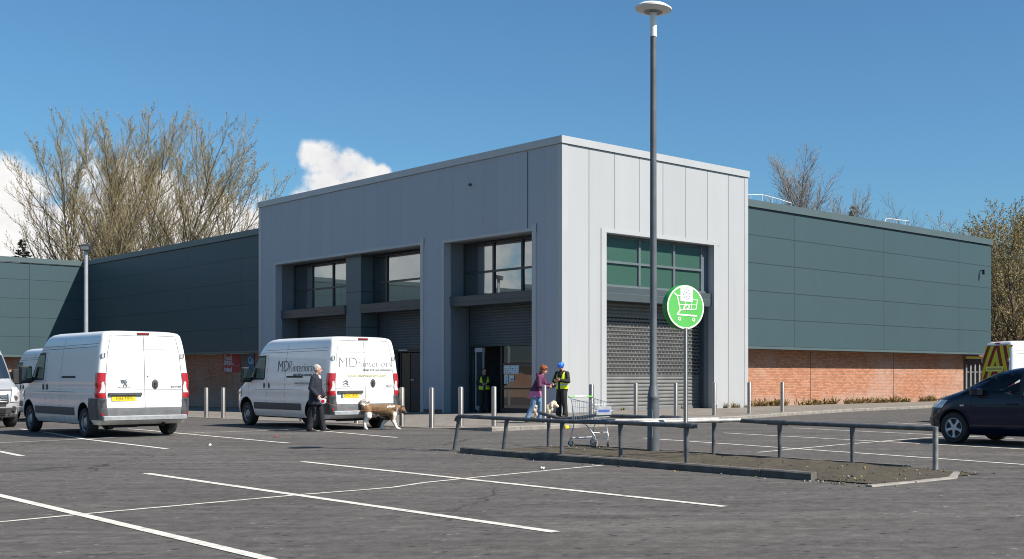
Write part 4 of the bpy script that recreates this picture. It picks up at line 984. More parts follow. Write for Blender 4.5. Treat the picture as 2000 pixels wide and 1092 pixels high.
        def P3(u, w_):
            z = .42+.50*w_; _, xr, _, w0, rr, _, _ = B.at(z)
            if u < .2: y = w0-rr-.05*(1-u/.2); x = xr; n = Vector((-1, 0))
            elif u < .55: a = (u-.2)/.35*pi/2; x = xr+rr-rr*cos(a); y = w0-rr+rr*sin(a); n = Vector((-cos(a), sin(a)))
            else: x = xr+rr+(xa-.40-xr-rr)*(u-.55)/.45; y = w0; n = Vector((0, 1))
            return Vector((x+n.x*.022, sg*(y+n.y*.022), z))
        b.grid(P3, 20, 8); b.f = b.f if sg < 0 else [tuple(reversed(f)) for f in b.f]; qb = b.build('quarter_bumper', PLAST, v, 40)
        b = MB(); b.box(-.006, 0, -.035, .035, -.03, .03, Matrix.Translation((B.rear(.56, .9)-.012, sg*.915, .56))); b.build('reflector', LRED, qb)
        b = MB(); b.box(-.006, 0, -.04, .04, -.09, .09, Matrix.Translation((B.rear(.8, .9)-.014, sg*.915, .80))); b.build('lamp_recess', BLACK, qb)
        b = MB(); b.box(-.02, 0, -.03, .05, -.06, .06, Matrix.Translation((B.rear(1.93, .84)-.001, sg*.868, 1.93))); b.build('door_hinge', mat('hinge_white', (.45, .45, .45), .5), v)
        for zh in (1.93,): b = MB(); b.box(-.024, -.02, -.02, .0, -.05, .05, Matrix.Translation((B.rear(zh, .84)-.001, sg*.875, zh))); b.build('hinge_gap', GAP, v)
    # tail doors
    yd = lambda z: B.at(z)[3]-.155
    def rline(pts, w=.010, m=None):
        b = MB()
        for (y0, z0), (y1, z1) in zip(pts, pts[1:]):
            d = Vector((y1-y0, z1-z0)).normalized(); a, c = -d.y*w/2, d.x*w/2; n = max(1, int(hypot(y1-y0, z1-z0)/.1))
            def P(u, q): y = y0+(y1-y0)*u+a*(2*q-1); z = z0+(z1-z0)*u+c*(2*q-1); return Vector((B.rear(z, y)-.004, y, z))
            b.grid(P, n, 1)
        return b.build('panel_seam', m or GAP, v)
    rline([(0, .52), (0, 2.40)], .012)
    rline([(-yd(.52), .52), (-yd(1.2), 1.2), (-yd(2.0), 2.0), (-yd(2.40)+.0, 2.40)]); rline([(yd(.52), .52), (yd(1.2), 1.2), (yd(2.0), 2.0), (yd(2.40), 2.40)]); rline([(-yd(2.4), 2.40), (yd(2.4), 2.40)], .014)
    rline([(-yd(2.08), 2.08), (yd(2.08), 2.08)], .008, mat('faint_seam', (.27, .27, .27), .5)); rline([(-yd(1.12), 1.12), (yd(1.12), 1.12)], .014, MATS['faint_seam'])
    B.rpatch('door_band', mat('band_grey', (.13, .135, .14), .6, 0, .2, 4), v, (.515, .70), lambda z: -yd(z)-.0, lambda z: yd(z), .010, 3, 10)
    b = MB(); b.rbox(-.09, .08, -.93, .93, .40, .515, .03); b.build('rear_step', mat('step_grey', (.30, .31, .32), .5, .2, .2, 6), v, 40)
    b = MB(); b.rbox(-.035, .01, -.14, .14, 2.425, 2.47, .012, Matrix.Translation((B.rear(2.44, 0), 0, 0))); b.build('brake_lamp', mat('lamp_dark_red', (.22, .01, .012), .3), v, 40)
    b = MB(); b.rbox(-.05, .01, .07, .80, .985, 1.055, .02, Matrix.Translation((B.rear(1.0, 0), 0, 0))); b.build('plate_light_bar', PLAST, v, 40)
    M_ = B.rM(1.25, -.23, -.004); b = MB(); b.lathe([(.075, 0), (.075, .012), (.065, .018), (.03, .018), (.028, .012), (.01, .012)], 20, M_ @ Matrix.Diagonal((1, 1.55, 1, 1))); hb = b.build('door_handle', PLAST, v, 40)
    b = MB(); b.box(-.018, .018, -.07, .05, .014, .032, M_); b.build('handle_grip', BLACK, hb)
    b = MB(); b.lathe([(.013, 0), (.013, .006)], 10, B.rM(1.435, -.07, .001) @ Matrix.Diagonal((1, 1.8, 1, 1))); b.build('door_lock', BLACK, v)
    # nose
    ws = lambda z: B.at(z)[3]-.06
    B.fpatch('windscreen', AGLASS, v, (1.42, 2.12), lambda z: -ws(z)+.03, lambda z: ws(z)-.03, .010)
    B.fpatch('grille', BLACK, v, (.62, .84), lambda z: -.56, lambda z: .56, .010); B.fpatch('lower_bumper', PLAST, v, (.34, .58), lambda z: -.92, lambda z: .92, .012)
    return v, B

VANW = mat('van_white', (.74, .74, .735), .30, 0, .025, 2.5, coat=.5); VANS = mat('van_silver', (.46, .47, .48), .32, .35, .03, 2.5, coat=.5)
# dirty tail of the nearer van
b_ = NB('van_white_dirty'); b_.k = .9; o_ = b_.xyz(); g_ = b_.noise(3.2, 6, .65)
VAND = b_.pr(col=b_.mix(b_.math('MULTIPLY', b_.maprange(o_[2], .35, 1.25, 1, 0), b_.maprange(g_, .38, .7, 0, .75)), (.80, .80, .79), (.50, .46, .36)), rough=.34, coat=.4)
UP = pi/2        # vans point along +y
v1, B1 = make_van('white van with a muddy tail and a lion badge, parked nose to the left wall', 5.998, 4.035, 1.0, VAND, (-15.75, -4.35, 0), UP)
plate(v1, B1.rM(.92, .47, .006), 'HJ66 MFN')
v2, B2 = make_van('white van lettered on its side and rear doors, double chevron badge, parked by the entrance', 5.998, 4.035, 1.015, VANW, (-10.26, -4.62, 0), UP-R(0.3))
plate(v2, B2.rM(.92, .44, .006), 'DA15 MXM', blue=True)
INK = mat('vinyl_dark_grey', (.06, .06, .065), .5); INKL = mat('vinyl_pale_grey', (.50, .50, .51), .5); INKM = mat('vinyl_mid_grey', (.22, .22, .23), .5); INKY = mat('vinyl_olive', (.42, .40, .17), .5)
def rtext(B, v, s, y, z, size, m, al='LEFT', off=0, sx=1): return text('lettering', s, size, m, v, B.rM(z, y, .011), al, off, sx)
# rear lettering, read from the left door to the right
rtext(B2, v2, 'MD', .76, 1.80, .40, INKM, 'LEFT', -.010, .93); rtext(B2, v2, 'R', .22, 1.80, .40, INKL, 'LEFT', -.012, .75); rtext(B2, v2, 'interiors', .055, 1.775, .285, INKM, 'LEFT', -.006, .88)
rtext(B2, v2, 'design & fit out contractors', -.80, 1.615, .078, INK, 'RIGHT', .001, .98); rtext(B2, v2, 'www.mdrinteriors.com', 0.48, 1.455, .105, INKY, 'LEFT', .001, 1.12)
def stext(B, v, s, x, z, size, m, al='LEFT', off=0, sx=1): return text('lettering', s, size, m, v, B.sM(x, z, 1, .009), al, off, sx)
L2_ = 5.998
stext(B2, v2, 'MD', 3.10, 1.70, .46, INK, 'LEFT', -.008, 1.0); stext(B2, v2, 'R', 2.42, 1.70, .46, INKM, 'LEFT', -.010, .8); stext(B2, v2, 'interiors', 2.17, 1.665, .34, INK, 'LEFT', -.005, .98)
stext(B2, v2, 'design & fit out contractors', 1.02, 1.475, .105, INK, 'RIGHT', .002, .92); stext(B2, v2, 'www.mdrinteriors.com', 2.0, 1.25, .11, INKM, 'LEFT', 0, 1.0)
BADGE = mat('badge_grey', (.20, .20, .21), .35, .6)
def chevrons(M):
    b = MB()
    for dy in (-.045, .02):
        for sg in (-1, 1): b.prism([(0, dy+.05), (sg*.075, dy), (sg*.075, dy-.028), (0, dy+.022)][::sg], 0, .006, M)
    return b.build('chevron_badge', BADGE, v2)
chevrons(B2.rM(1.27, .56, .010)); rtext(B2, v2, 'CITROËN', .56, 1.165, .05, BADGE, 'CENTER', 0, 1.1); rtext(B2, v2, 'RELAY', -.70, 1.17, .06, BADGE, 'CENTER', .001, 1.1)
# standing lion in bold strokes
Ml = B1.rM(1.29, .45, .010); b = MB()
for pts, r in (([(-.075,.055),(-.03,.06),(.0,.035)], .013), ([(0,.04),(.02,0),(.015,-.04)], .020), ([(-.005,.03),(-.055,.02),(-.07,.035)], .008), ([(.0,.005),(-.045,-.005),(-.06,.01)], .008), ([(.015,-.03),(-.02,-.055),(-.015,-.09)], .011), ([(.02,-.03),(.05,-.06),(.06,-.09)], .011), ([(.03,-.02),(.055,0),(.05,.04)], .006), ([(.0,.045),(.03,.055),(.05,.075)], .010)):
    for p, q in zip(pts, pts[1:]):
        d = (Vector(q)-Vector(p)).normalized(); s_ = Vector((-d.y, d.x))*r; P_ = [Vector(p)-s_, Vector(q)-s_*.8, Vector(q)+s_*.8, Vector(p)+s_]
        b.prism([tuple(k) for k in P_], 0, .006+rnd.random()*.001, Ml)
b.build('lion_badge', BADGE, v1)
rtext(B1, v1, 'PEUGEOT', .45, 1.175, .05, BADGE, 'CENTER', 0, 1.25); rtext(B1, v1, 'BOXER', -.71, 1.19, .062, BADGE, 'CENTER', .001, 1.2)
v3, B3 = make_van('pale van in shade, mostly hidden behind the muddy white van', 5.41, 3.45, 1.0, VANW, (-12.6, 9.6, gz(-12, 13)), UP)
vs_, Bs = make_van('silver van at the left edge facing the camera, chrome grille', 5.6, 3.6, 1.1, VANS, (-16.75, 10.35, gz(-16, 6)-.0), -UP)
GR_ = mat('nose_panel_grey', (.14, .145, .15), .5)
Bs.fpatch('grille_surround', BLACK, vs_, (.70, .98), lambda z: -.62, lambda z: .62, .026, 6, 16)
for z in (.735, .80, .865, .93): Bs.fpatch('grille_bar', CHROME, vs_, (z, z+.028), lambda z: -.58, lambda z: .58, .036, 1, 12)
Bs.fpatch('bumper_vent', BLACK, vs_, (.42, .54), lambda z: -.55, lambda z: .55, .03, 3, 12)
Bs.fpatch('bonnet_gap', GAP, vs_, (1.08, 1.10), lambda z: -.80, lambda z: .80, .02, 1, 14)
for sg in (-1, 1):
    hl = Bs.fpatch('headlight', LWHT, vs_, (.74, 1.16), (lambda z, q=sg: q*(.66+.22*(z-.74))), (lambda z, q=sg: q*(Bs.at(z)[3]-.05)), .03, 8, 8)
    b = MB(); b.lathe([(.075, 0), (.075, .012), (.05, .02), (.01, .02)], 16, frame((Bs.front(.86, .80)+.028, sg*.80, .86), (0, 1, 0), (0, 0, 1))); b.build('headlight_lens', mat('lens_dark', (.08, .08, .09), .1, 0, 0, coat=1.0), hl)
    b = MB(); b.lathe([(.07, 0), (.07, .012), (.02, .014)], 16, frame((Bs.front(.55, .76)+.02, sg*.76, .56), (0, 1, 0), (0, 0, 1))); b.build('fog_lamp', BLACK, vs_)
Bs.fpatch('hi_vis_bundle', mat('hi_vis_dash', (.45, .60, .02), .7, 0, .3, 9), vs_, (1.44, 1.66), lambda z: -.30, lambda z: .25-.4*(z-1.44), .012, 4, 6)
# chevron-striped works van, rear quarter to us
HD = atan2(-.53, .846)
pv = CB(.1945*35.6, 35.6); v4, B4 = make_van('white works van with red and yellow chevrons on its rear doors, behind the dark car', 5.998, 4.035, 1.015, VANW, (0, 0, 0), HD)
# tail centre sits left of the visible corner
v4.location = (pv.x-.0*cos(HD), pv.y, 0)
CY = mat('chevron_yellow', (.48, .47, .02), .65, 0, .05, 4, spec=.2); CRD = mat('chevron_red', (.19, .006, .010), .65, 0, .08, 4, spec=.2)
b = MB()
def clip(poly, ax, lim, keep_less):
    out = []
    for p, q in zip(poly, poly[1:]+poly[:1]):
        a = (p[ax] < lim) == keep_less; c = (q[ax] < lim) == keep_less
        if a: out.append(p)
        if a != c: t = (lim-p[ax])/(q[ax]-p[ax]); out.append(tuple(p[i]+(q[i]-p[i])*t for i in range(2)))
    return out
def chev(mi, dz, off):
    for sg in (-1, 1):
        k = -6
        while k < 12:
            z0 = -2+k*.78+dz; 
            for i in range(10):
                y0, y1 = .0+.088*i, .088*(i+1)
                for zz_ in (0,):
                    poly = [(y0, z0-y0*1.75), (y1, z0-y1*1.75), (y1, z0+.39-y1*1.75), (y0, z0+.39-y0*1.75)]
                    for lim, less in ((.72, False), (2.38, True)):
                        poly = clip(poly, 1, lim, less)
                        if len(poly) < 3: break
                    if len(poly) < 3: continue
                    vs = [Vector((B4.rear(z, y)-off, sg*y, z)) for y, z in poly]
                    b.m(mi).add(vs, [tuple(range(len(vs))) if sg < 0 else tuple(reversed(range(len(vs))))])
            k += 1
chev(0, 0, .010); chev(1, .39, .010)
b.build('chevron_marking', [CY, CRD], v4)
b = MB(); Mq = B4.rM(1.66, 0, .014); b.box(-.56, .56, -.075, .075, 0, .003, Mq); wb_ = b.build('warning_strip', mat('strip_yellow', (.66, .62, .10), .4), v4)
text('lettering', 'HIGHWAY MAINTENANCE', .105, mat('strip_ink', (.03, .03, .03), .5), wb_, Mq @ Matrix.Translation((0, -.005, .0035)), 'CENTER', .002, .78)

# dark people carrier
def m_clear():
    if 'tinted_clear_glass' in MATS: return MATS['tinted_clear_glass']
    b = NB('tinted_clear_glass'); tr = b.t.nodes.new('ShaderNodeBsdfTransparent'); tr.inputs['Color'].default_value = (.62, .72, .70, 1)
    g = b.t.nodes.new('ShaderNodeBsdfGlossy'); g.inputs['Roughness'].default_value = .02; fr = b.t.nodes.new('ShaderNodeFresnel'); fr.inputs['IOR'].default_value = 1.45
    mx = b.t.nodes.new('ShaderNodeMixShader'); b.t.links.new(fr.outputs[0], mx.inputs[0]); b.t.links.new(tr.outputs[0], mx.inputs[1]); b.t.links.new(g.outputs[0], mx.inputs[2]); b.t.links.new(mx.outputs[0], b.out.inputs['Surface']); return b.m
def make_car(label, paint, loc, head, cut=True):
    L, wb, fo = 4.82, 2.85, .93
    c = thing('people_carrier', label, 'car', loc, head)
    rows = [(.20, .22, L-.26, .80, .2, .6, .5), (.28, .06, L-.08, .89, .25, .75, .6), (.45, .0, L, .925, .28, .85, .62), (.60, .0, L-.02, .935, .28, .85, .62), (.72, .02, L-.07, .94, .28, .80, .60), (.84, .03, L-.17, .94, .28, .75, .58), (.93, .05, L-.32, .935, .26, .70, .55),
            (1.00, .06, L-.50, .925, .25, .62, .5), (1.08, .08, L-.78, .91, .25, .55, .46), (1.16, .10, L-1.03, .885, .25, .5, .42), (1.30, .16, L-1.30, .845, .25, .5, .40), (1.45, .25, L-1.62, .795, .25, .5, .40), (1.54, .34, L-1.86, .755, .25, .5, .42), (1.60, .48, L-2.12, .70, .25, .5, .45), (1.635, .70, L-2.40, .60, .25, .4, .4), (1.65, 1.1, L-2.75, .40, .2, .3, .3)]
    B = Body(rows); xf = L-fo; xa = xf-wb; r = .335
    B.shell([(xa, r+.01, .395, .30), (xf, r+.01, .395, .32)], 'body', [paint, WELL], c, 
            [([(L-2.48, 1.06), (L-1.48, 1.06), (L-1.52, 1.14), (L-1.86, 1.47), (L-2.48, 1.47)], 1.2), ([(L-3.4, 1.03), (L-1.45, 1.03), (L-1.0, 1.175), (L-.98, 1.22), (L-1.74, 1.56), (L-1.95, 1.54), (L-3.4, 1.50)], .66), ([(L-3.4, 1.035), (L-1.45, 1.035), (L-1.06, 1.15), (L-1.10, 1.21), (L-1.50, 1.40), (L-3.4, 1.40)], .775), ([(L-1.35, 1.035), (L-1.10, 1.035), (L-1.12, 1.09), (L-1.33, 1.19)], 1.2)])
    CG = m_clear()
    b = MB(); b.rbox(L-2.95, L-2.50, -.72, -.22, 1.0, 1.10, .05); b.build('seat', WELL, c)
    for sy in (-.40, .40): b = MB(); b.rbox(L-2.46, L-2.36, sy-.13, sy+.13, 1.06, 1.33, .04, Matrix.Rotation(0, 4, 'Y')); b.build('headrest', mat('seat_cloth', (.03, .032, .04), .9), c)
    b = MB(); b.lathe([(.17, -.012), (.185, 0), (.17, .012)], 24, frame((L-1.78, -.38, 1.10), (0, 1, 0), (.45, 0, 1)), False); b.build('steering_wheel', BLACK, c, 60)
    for x in (xa, xf):
        for sg in (-1, 1): wheel(c, x, sg*.83, r, .215, sg, 'alloy')
    b = MB(); b.box(.4, L-.5, -.6, .6, .18, .26); b.build('underbody', WELL, c)
    for sg in (1, -1):
        top = 1.50
        B.patch('front_window', CG, c, (1.03, top), L-2.52, lambda z: L-1.42-(z-1.03)*1.02 if z > 1.09 else L-1.44, sg, .005, 10, 8)
        B.patch('rear_window', AGLASS, c, (1.04, top), L-3.55, L-2.60, sg, .005, 8, 6); B.patch('quarter_window', AGLASS, c, (1.06, top-.02), .62, L-3.68, sg, .005, 8, 5)
        B.patch('quarter_light', CG, c, (1.01, 1.20), lambda z: L-1.38+.0*(z), lambda z: L-1.02-(z-1.01)*1.25, sg, .006, 6, 4)
        B.line('window_seal', [(L-2.56, 1.01), (L-1.40, 1.01)], c, sg, .022, BLACK, .007); B.line('pillar', [(L-2.56, 1.02), (L-2.56, 1.52)], c, sg, .09, BLACK, .007)
        for pts in ([(L-1.36, .34), (L-1.36, 1.0)], [(L-2.56, .34), (L-2.56, 1.0)], [(L-3.5, .6), (L-3.62, 1.0)], [(L-1.36, .36), (L-3.1, .36)]): B.line('panel_seam', pts, c, sg, .010, BLACK)
        B.line('crease', [(L-1.5, .80), (L-3.6, .82)], c, sg, .018, mat('crease_shade', (.02, .022, .035), .3), .004)
        B.line('arch_lip', [(xf+.415*cos(q), r+.01+.415*sin(q)) for q in [R(8*i) for i in range(2, 22)]], c, sg, .035, paint, .012)
        b = MB(); b.rbox(-.11, .10, .02 if sg > 0 else -.24, .24 if sg > 0 else -.02, -.075, .085, .04, Matrix.Translation((L-1.55, sg*.90, 1.10))); mi = b.build('wing_mirror', paint, c, 40)
        b = MB(); b.box(-.114, -.108, .05 if sg > 0 else -.22, .22 if sg > 0 else -.05, -.05, .06, Matrix.Translation((L-1.55, sg*.90, 1.10))); b.build('mirror_glass', AGLASS, mi)
        b = MB(); b.rbox(-.13, .13, -.025, .02, -.018, .018, .012, Matrix.Translation((L-2.35, sg*(B.edge(L-2.35, .86)+.015), .86))); b.build('door_handle', paint, c, 40)
        B.patch('side_repeater', LWHT, c, (.80, .835), L-1.20, L-1.10, sg, .008, 2, 3)
        B.patch('headlight', LWHT, c, (.76, .93), lambda z: L-.78+(.93-z)*.9, lambda z: B.at(z)[2]-.10, sg, .008, 6, 8)
        B.patch('fog_trim', mat('bumper_insert', (.05, .05, .055), .4), c, (.34, .52), L-.34, L-.08, sg, .008, 4, 5)
        B.rpatch('tail_lamp', LRED, c, (.85, 1.15), (lambda z, s_=sg: s_*(B.at(z)[3]-.28)), (lambda z, s_=sg: s_*(B.at(z)[3]-.06)), .008)
    B.fpatch('windscreen', CG, c, (1.14, 1.57), lambda z: -(B.at(z)[3]-.10), lambda z: B.at(z)[3]-.10, .008)
    B.fpatch('grille', BLACK, c, (.42, .70), lambda z: -.42, lambda z: .42, .010)
    B.rpatch('rear_screen', AGLASS, c, (1.1, 1.5), -.6, .6, .006)
    b = MB(); b.box(-.26, .26, -.055, .055, 0, .01, frame((L+.012, 0, .48), (0, 1, 0), (0, 0, 1))); b.build('number_plate', mat('plate_white', (.7, .7, .68), .4), c)
    return c, B, L, fo
NAVY = mat('dark_navy_paint', (.005, .009, .030), .22, .0, .15, 3, spec=.25, coat=.3)
car, BC, LC, FO = make_car('dark navy people carrier with silver five spoke alloys, at the right edge', NAVY, (0, 0, 0), UP)
pw = G(1862, 866); car.location = (pw.x+.93, pw.y-(LC-FO), 0)
c2_, _, _, _ = make_car('pale parked car, a sliver seen between the silver van and the muddy van', VANW, (-15.2, 14.5, gz(-15, 18)), UP)

# ------------------------------------------------------------------ people and animals
def V(*a): return Vector(a)
class Blob:
    "rounded volumes fused into one continuous skin"
    def __init__(s): s.b = MB()
    def ell(s, c, r, M=None, n=14):
        T_ = Matrix.Translation(c) @ (M if M is not None else Matrix.Identity(4)) @ Matrix.Diagonal((*r, 1))
        pr = [(max(.02, sin(pi*i/n)), -cos(pi*i/n)) for i in range(n+1)]
        s.b.lathe(pr, 16, T_); return s
    def cap(s, p, q, r0, r1=None):
        r1 = r0 if r1 is None else r1; p, q = Vector(p), Vector(q); d = (q-p); L = d.length
        if L < 1e-6: return s.ell(p, (r0,)*3)
        M = d.to_track_quat('Z', 'Y').to_matrix().to_4x4(); M.translation = p
        pr = [(max(.02*r0, r0*sin(a)), -r0*cos(a)) for a in [pi/2*i/5 for i in range(6)]]+[(max(.02*r1, r1*cos(a)), L+r1*sin(a)) for a in [pi/2*i/5 for i in range(6)]]
        s.b.lathe(pr, 14, M); return s
    def chain(s, pts, rs):
        for i in range(len(pts)-1): s.cap(pts[i], pts[i+1], rs[i], rs[i+1])
        return s
    def loft(s, rings, n=20):
        "(cx, cy, z, rx, ry[, yaw])"
        out = []
        for q in rings:
            cx, cy, z, rx, ry = q[:5]; a0 = q[5] if len(q) > 5 else 0
            out.append([Vector((cx+rx*cos(a)*cos(a0)-ry*sin(a)*sin(a0), cy+rx*cos(a)*sin(a0)+ry*sin(a)*cos(a0), z)) for a in [2*pi*i/n for i in range(n)]])
        s.b.loft(out); return s
    def build(s, name, mats, parent, vox=.009, sm=4, fn=None):
        o = s.b.build(name, mats, parent)
        m = o.modifiers.new('r', 'REMESH'); m.mode = 'VOXEL'; m.voxel_size = vox; m.use_smooth_shade = True
        m2 = o.modifiers.new('s', 'SMOOTH'); m2.iterations = sm; m2.factor = .5
        applied(o); me = o.data; me.materials.clear()
        for q in (mats if isinstance(mats, (list, tuple)) else [mats]): me.materials.append(q)
        me.polygons.foreach_set('material_index', [0]*len(me.polygons))
        if fn:
            for p in me.polygons: p.material_index = fn(p.center, p.normal)
        me.polygons.foreach_set('use_smooth', [True]*len(me.polygons)); return o
SKIN = mat('skin', (.50, .28, .20), .5, 0, .08, 14); SHOE = mat('shoe_black', (.03, .028, .027), .6)
def hand(bl, w, d, n, side, curl=.6, size=1.0):
    "palm, four fingers and a thumb from wrist w along d, palm facing n; thumb towards side*(d x n)"
    d = Vector(d).normalized(); n = Vector(n); n = (n-d*n.dot(d)).normalized(); l = d.cross(n)*side; k = size
    pc = w+d*.05*k; M = frame((0, 0, 0), l, d)
    bl.ell(pc, (.040*k, .050*k, .016*k), M)
    for i, (o_, L_) in enumerate(((.030, .070), (.011, .080), (-.009, .074), (-.028, .058))):
        p0 = w+d*.088*k+l*o_*k; a = curl*.8; p1 = p0+(d*cos(a)+n*sin(a))*L_*.45*k; a2 = curl*1.9; p2 = p1+(d*cos(a2)+n*sin(a2))*L_*.55*k
        bl.cap(p0-d*.02, p1, .0095*k, .009*k); bl.cap(p1, p2, .009*k, .008*k)
    t0 = w+d*.02*k+l*.03*k; t1 = t0+(l*.75+d*.7+n*.2).normalized()*.045*k; t2 = t1+(l*.1+d*.9+n*.45).normalized()*.035*k
    bl.cap(t0, t1, .012*k, .011*k); bl.cap(t1, t2, .011*k, .009*k)
def head(bl, c, yaw=0, pitch=0):
    M = Matrix.Rotation(yaw, 4, 'Z') @ Matrix.Rotation(pitch, 4, 'Y')
    P = lambda x, y, z: Vector(c)+(M @ Vector((x, y, z)))
    bl.ell(P(-.012, 0, .025), (.098, .077, .098), M); bl.ell(P(.022, 0, -.045), (.068, .058, .075), M); bl.ell(P(.055, 0, -.088), (.028, .030, .024), M)
    bl.cap(P(.083, 0, .012), P(.104, 0, -.022), .010, .014); bl.ell(P(.074, 0, .030), (.020, .050, .014), M); bl.ell(P(.078, 0, -.058), (.014, .024, .012), M)
    for s in (-1, 1): bl.ell(P(-.008, s*.078, -.008), (.020, .010, .032), M); bl.ell(P(.052, s*.038, -.025), (.028, .022, .024), M)
    return M, P
def face(parent, M, P):
    b = Blob()
    b = MB()
    for s in (-1, 1): b.lathe([(.002, -.009), (.009, -.003), (.009, .003), (.002, .009)], 10, Matrix.Translation(P(.083, s*.032, .008)))
    b.build('eyes', mat('eye_dark', (.03, .025, .022), .3), parent, 60)
    b = MB(); b.rbox(-.008, .006, -.022, .022, -.004, .004, .003, Matrix.Translation(P(.089, 0, -.062)) @ M); b.build('mouth', mat('lips', (.36, .13, .11), .5), parent)
    b = MB()
    for s in (-1, 1): b.rbox(-.006, .006, -.02, .02, -.004, .004, .003, Matrix.Translation(P(.087, s*.033, .034)) @ M)
    b.build('eyebrows', mat('brow_hair', (.12, .09, .07), .8), parent)
def person(name, label, loc, hd, J, head_c, hyaw, hpitch, hand_args, group=None):
    "body as one skin; J: joints"
    t = thing(name, label, 'person', loc, hd, group); bl = Blob()
    bl.loft([(J['hip'].x, 0, J['hip'].z-.10, .09, .14), (J['hip'].x, 0, J['hip'].z+.02, .11, .16), (J['waist'].x, J['waist'].y, J['waist'].z, .10, .14), (J['chest'].x, J['chest'].y, J['chest'].z, .12, .17), (J['neck'].x-.01, J['neck'].y, J['neck'].z-.06, .08, .13), (J['neck'].x, J['neck'].y, J['neck'].z, .05, .055)])
    bl.cap(J['neck']-V(0, 0, .04), Vector(head_c)-V(.015, 0, .05), .058, .052)
    M, P = head(bl, head_c, hyaw, hpitch)
    for s in ('l', 'r'):
        sg = 1 if s == 'l' else -1
        bl.chain([J['sh'+s], J['el'+s], J['wr'+s]], [.055, .043, .030]); bl.chain([V(J['hip'].x, sg*.085, J['hip'].z), J['kn'+s], J['an'+s]], [.085, .055, .038])
        bl.cap(J['an'+s], J['an'+s]+V(.10, 0, -.05), .04, .03)
        d = (J['wr'+s]-J['el'+s]).normalized(); n, cu = hand_args[s]; hand(bl, J['wr'+s]-d*.01, d, n, -sg, cu)
    o = bl.build('body', SKIN, t, .0075, 2); face(t, M, P)
    return t, M, P
def trousers(t, J, m, rt=.095, rk=.075, ra=.062, name='trousers', top=.06):
    bl = Blob()
    bl.loft([(J['hip'].x, 0, J['hip'].z-.12, .11, .165), (J['hip'].x, 0, J['hip'].z, .128, .178), (J['hip'].x, 0, J['hip'].z+top, .118, .168)])
    for s, sg in (('l', 1), ('r', -1)):
        k = J['kn'+s]; a = J['an'+s]; h = V(J['hip'].x, sg*.088, J['hip'].z-.02); u = (a-k)
        bl.chain([h, h.lerp(k, .5)+V(.01, 0, 0), k, k+u*.45+V(-.012, 0, 0), k+u*.72, k+u*.86, a+V(.005, 0, -.015)], [rt, rt*.93, rk, rk*.92, ra*.98, ra*1.1, ra*1.12])
    return bl.build(name, m, t, .010, 2)
def shoes(t, J, m):
    for s in ('l', 'r'):
        a = J['an'+s]; bl = Blob(); z0 = a.z-.085
        bl.ell(V(a.x-.02, a.y, z0+.045), (.055, .043, .045)).ell(V(a.x+.07, a.y, z0+.035), (.085, .046, .036)).ell(V(a.x+.135, a.y, z0+.028), (.05, .042, .028)); bl.cap(a+V(-.015, 0, -.03), a+V(-.01, 0, .01), .045)
        bl.b.rbox(a.x-.075, a.x+.175, a.y-.04, a.y+.04, z0, z0+.022, .035); bl.build('shoe', m, t, .008, 2)
def sleeves(bl, J, r0=.075, r1=.062, r2=.052, e=.0):
    for s in ('l', 'r'):
        S_, E_, W_ = J['sh'+s], J['el'+s], J['wr'+s]
        bl.chain([S_, S_.lerp(E_, .5), E_, E_.lerp(W_, .55), E_.lerp(W_, .90)], [r0, r0*.92, r1, r1*.95, r2])
def mk(**k): return {a: Vector(v) for a, v in k.items()}
NAVYC = mat('navy_cloth', (.009, .012, .024), .85, 0, .25, 9, .35, 22); TROU = mat('charcoal_cloth', (.009, .009, .014), .9, 0, .25, 9, .3, 20)
GREYH = mat('grey_hair', (.34, .33, .31), .8, 0, .3, 30, .5, 90)
# the man with the leash
J = mk(hip=(0, 0, .93), waist=(.0, 0, 1.08), chest=(.0, 0, 1.28), neck=(.02, 0, 1.46), shl=(.0, .19, 1.40), ell=(.03, .26, 1.13), wrl=(.14, .22, .90), shr=(-.01, -.19, 1.40), elr=(-.06, -.25, 1.12), wrr=(.10, -.24, .93),
       knl=(.10, .10, .50), anl=(.16, .10, .085), knr=(-.07, -.11, .50), anr=(-.13, -.12, .085))
pm = G(617, 842.5); hd = RIGHT+R(6)
man, M, P = person('person', 'man with grey hair in a dark coat holding a leash reel, beside the lettered van', (pm.x, pm.y, pm.z), hd, J, V(.045, 0, 1.615), R(12), R(4), {'l': (V(0, -1, 0), .5), 'r': (V(0, 1, -.2), 1.1)})
trousers(man, J, TROU, .10, .082, .072)
shoes(man, J, SHOE)
bl = Blob(); bl.loft([(-.015, 0, .70, .17, .235), (-.01, 0, .95, .155, .215), (0, 0, 1.12, .145, .205), (0, 0, 1.28, .142, .20), (.0, 0, 1.36, .122, .19), (.01, 0, 1.42, .085, .125), (.015, 0, 1.485, .075, .08)]); sleeves(bl, J, .072, .064, .058)
bl.cap(V(-.03, -.06, 1.475), V(.07, -.07, 1.40), .028, .03).cap(V(-.03, .06, 1.475), V(.07, .07, 1.40), .028, .03)
jk = bl.build('jacket', NAVYC, man, .010, 2)
b = MB(); b.box(.135, .160, -.006, .006, .78, 1.36); b.build('zip', mat('zip_dark', (.05, .05, .055), .4), jk)
bl = Blob(); bl.loft([(.075, -.0, 1.33, .03, .03), (.085, 0, 1.40, .035, .05), (.06, 0, 1.47, .045, .055)]); bl.build('shirt_collar', mat('shirt_white', (.70, .70, .70), .8), man, .008, 2)
bl = Blob(); bl.ell(P(-.030, 0, .045), (.094, .086, .092), M).ell(P(-.045, 0, -.01), (.062, .083, .055), M); bl.build('hair', GREYH, man, .008, 2)
h_ = J['wrr']+V(.085, 0, -.055)
rl = thing('leash_reel', 'red and white leash reel in the hand of the grey-haired man', 'leash', man.matrix_world @ V(0, 0, 0)); rl.location = (pm.x, pm.y, pm.z); rl.rotation_euler = (0, 0, hd)
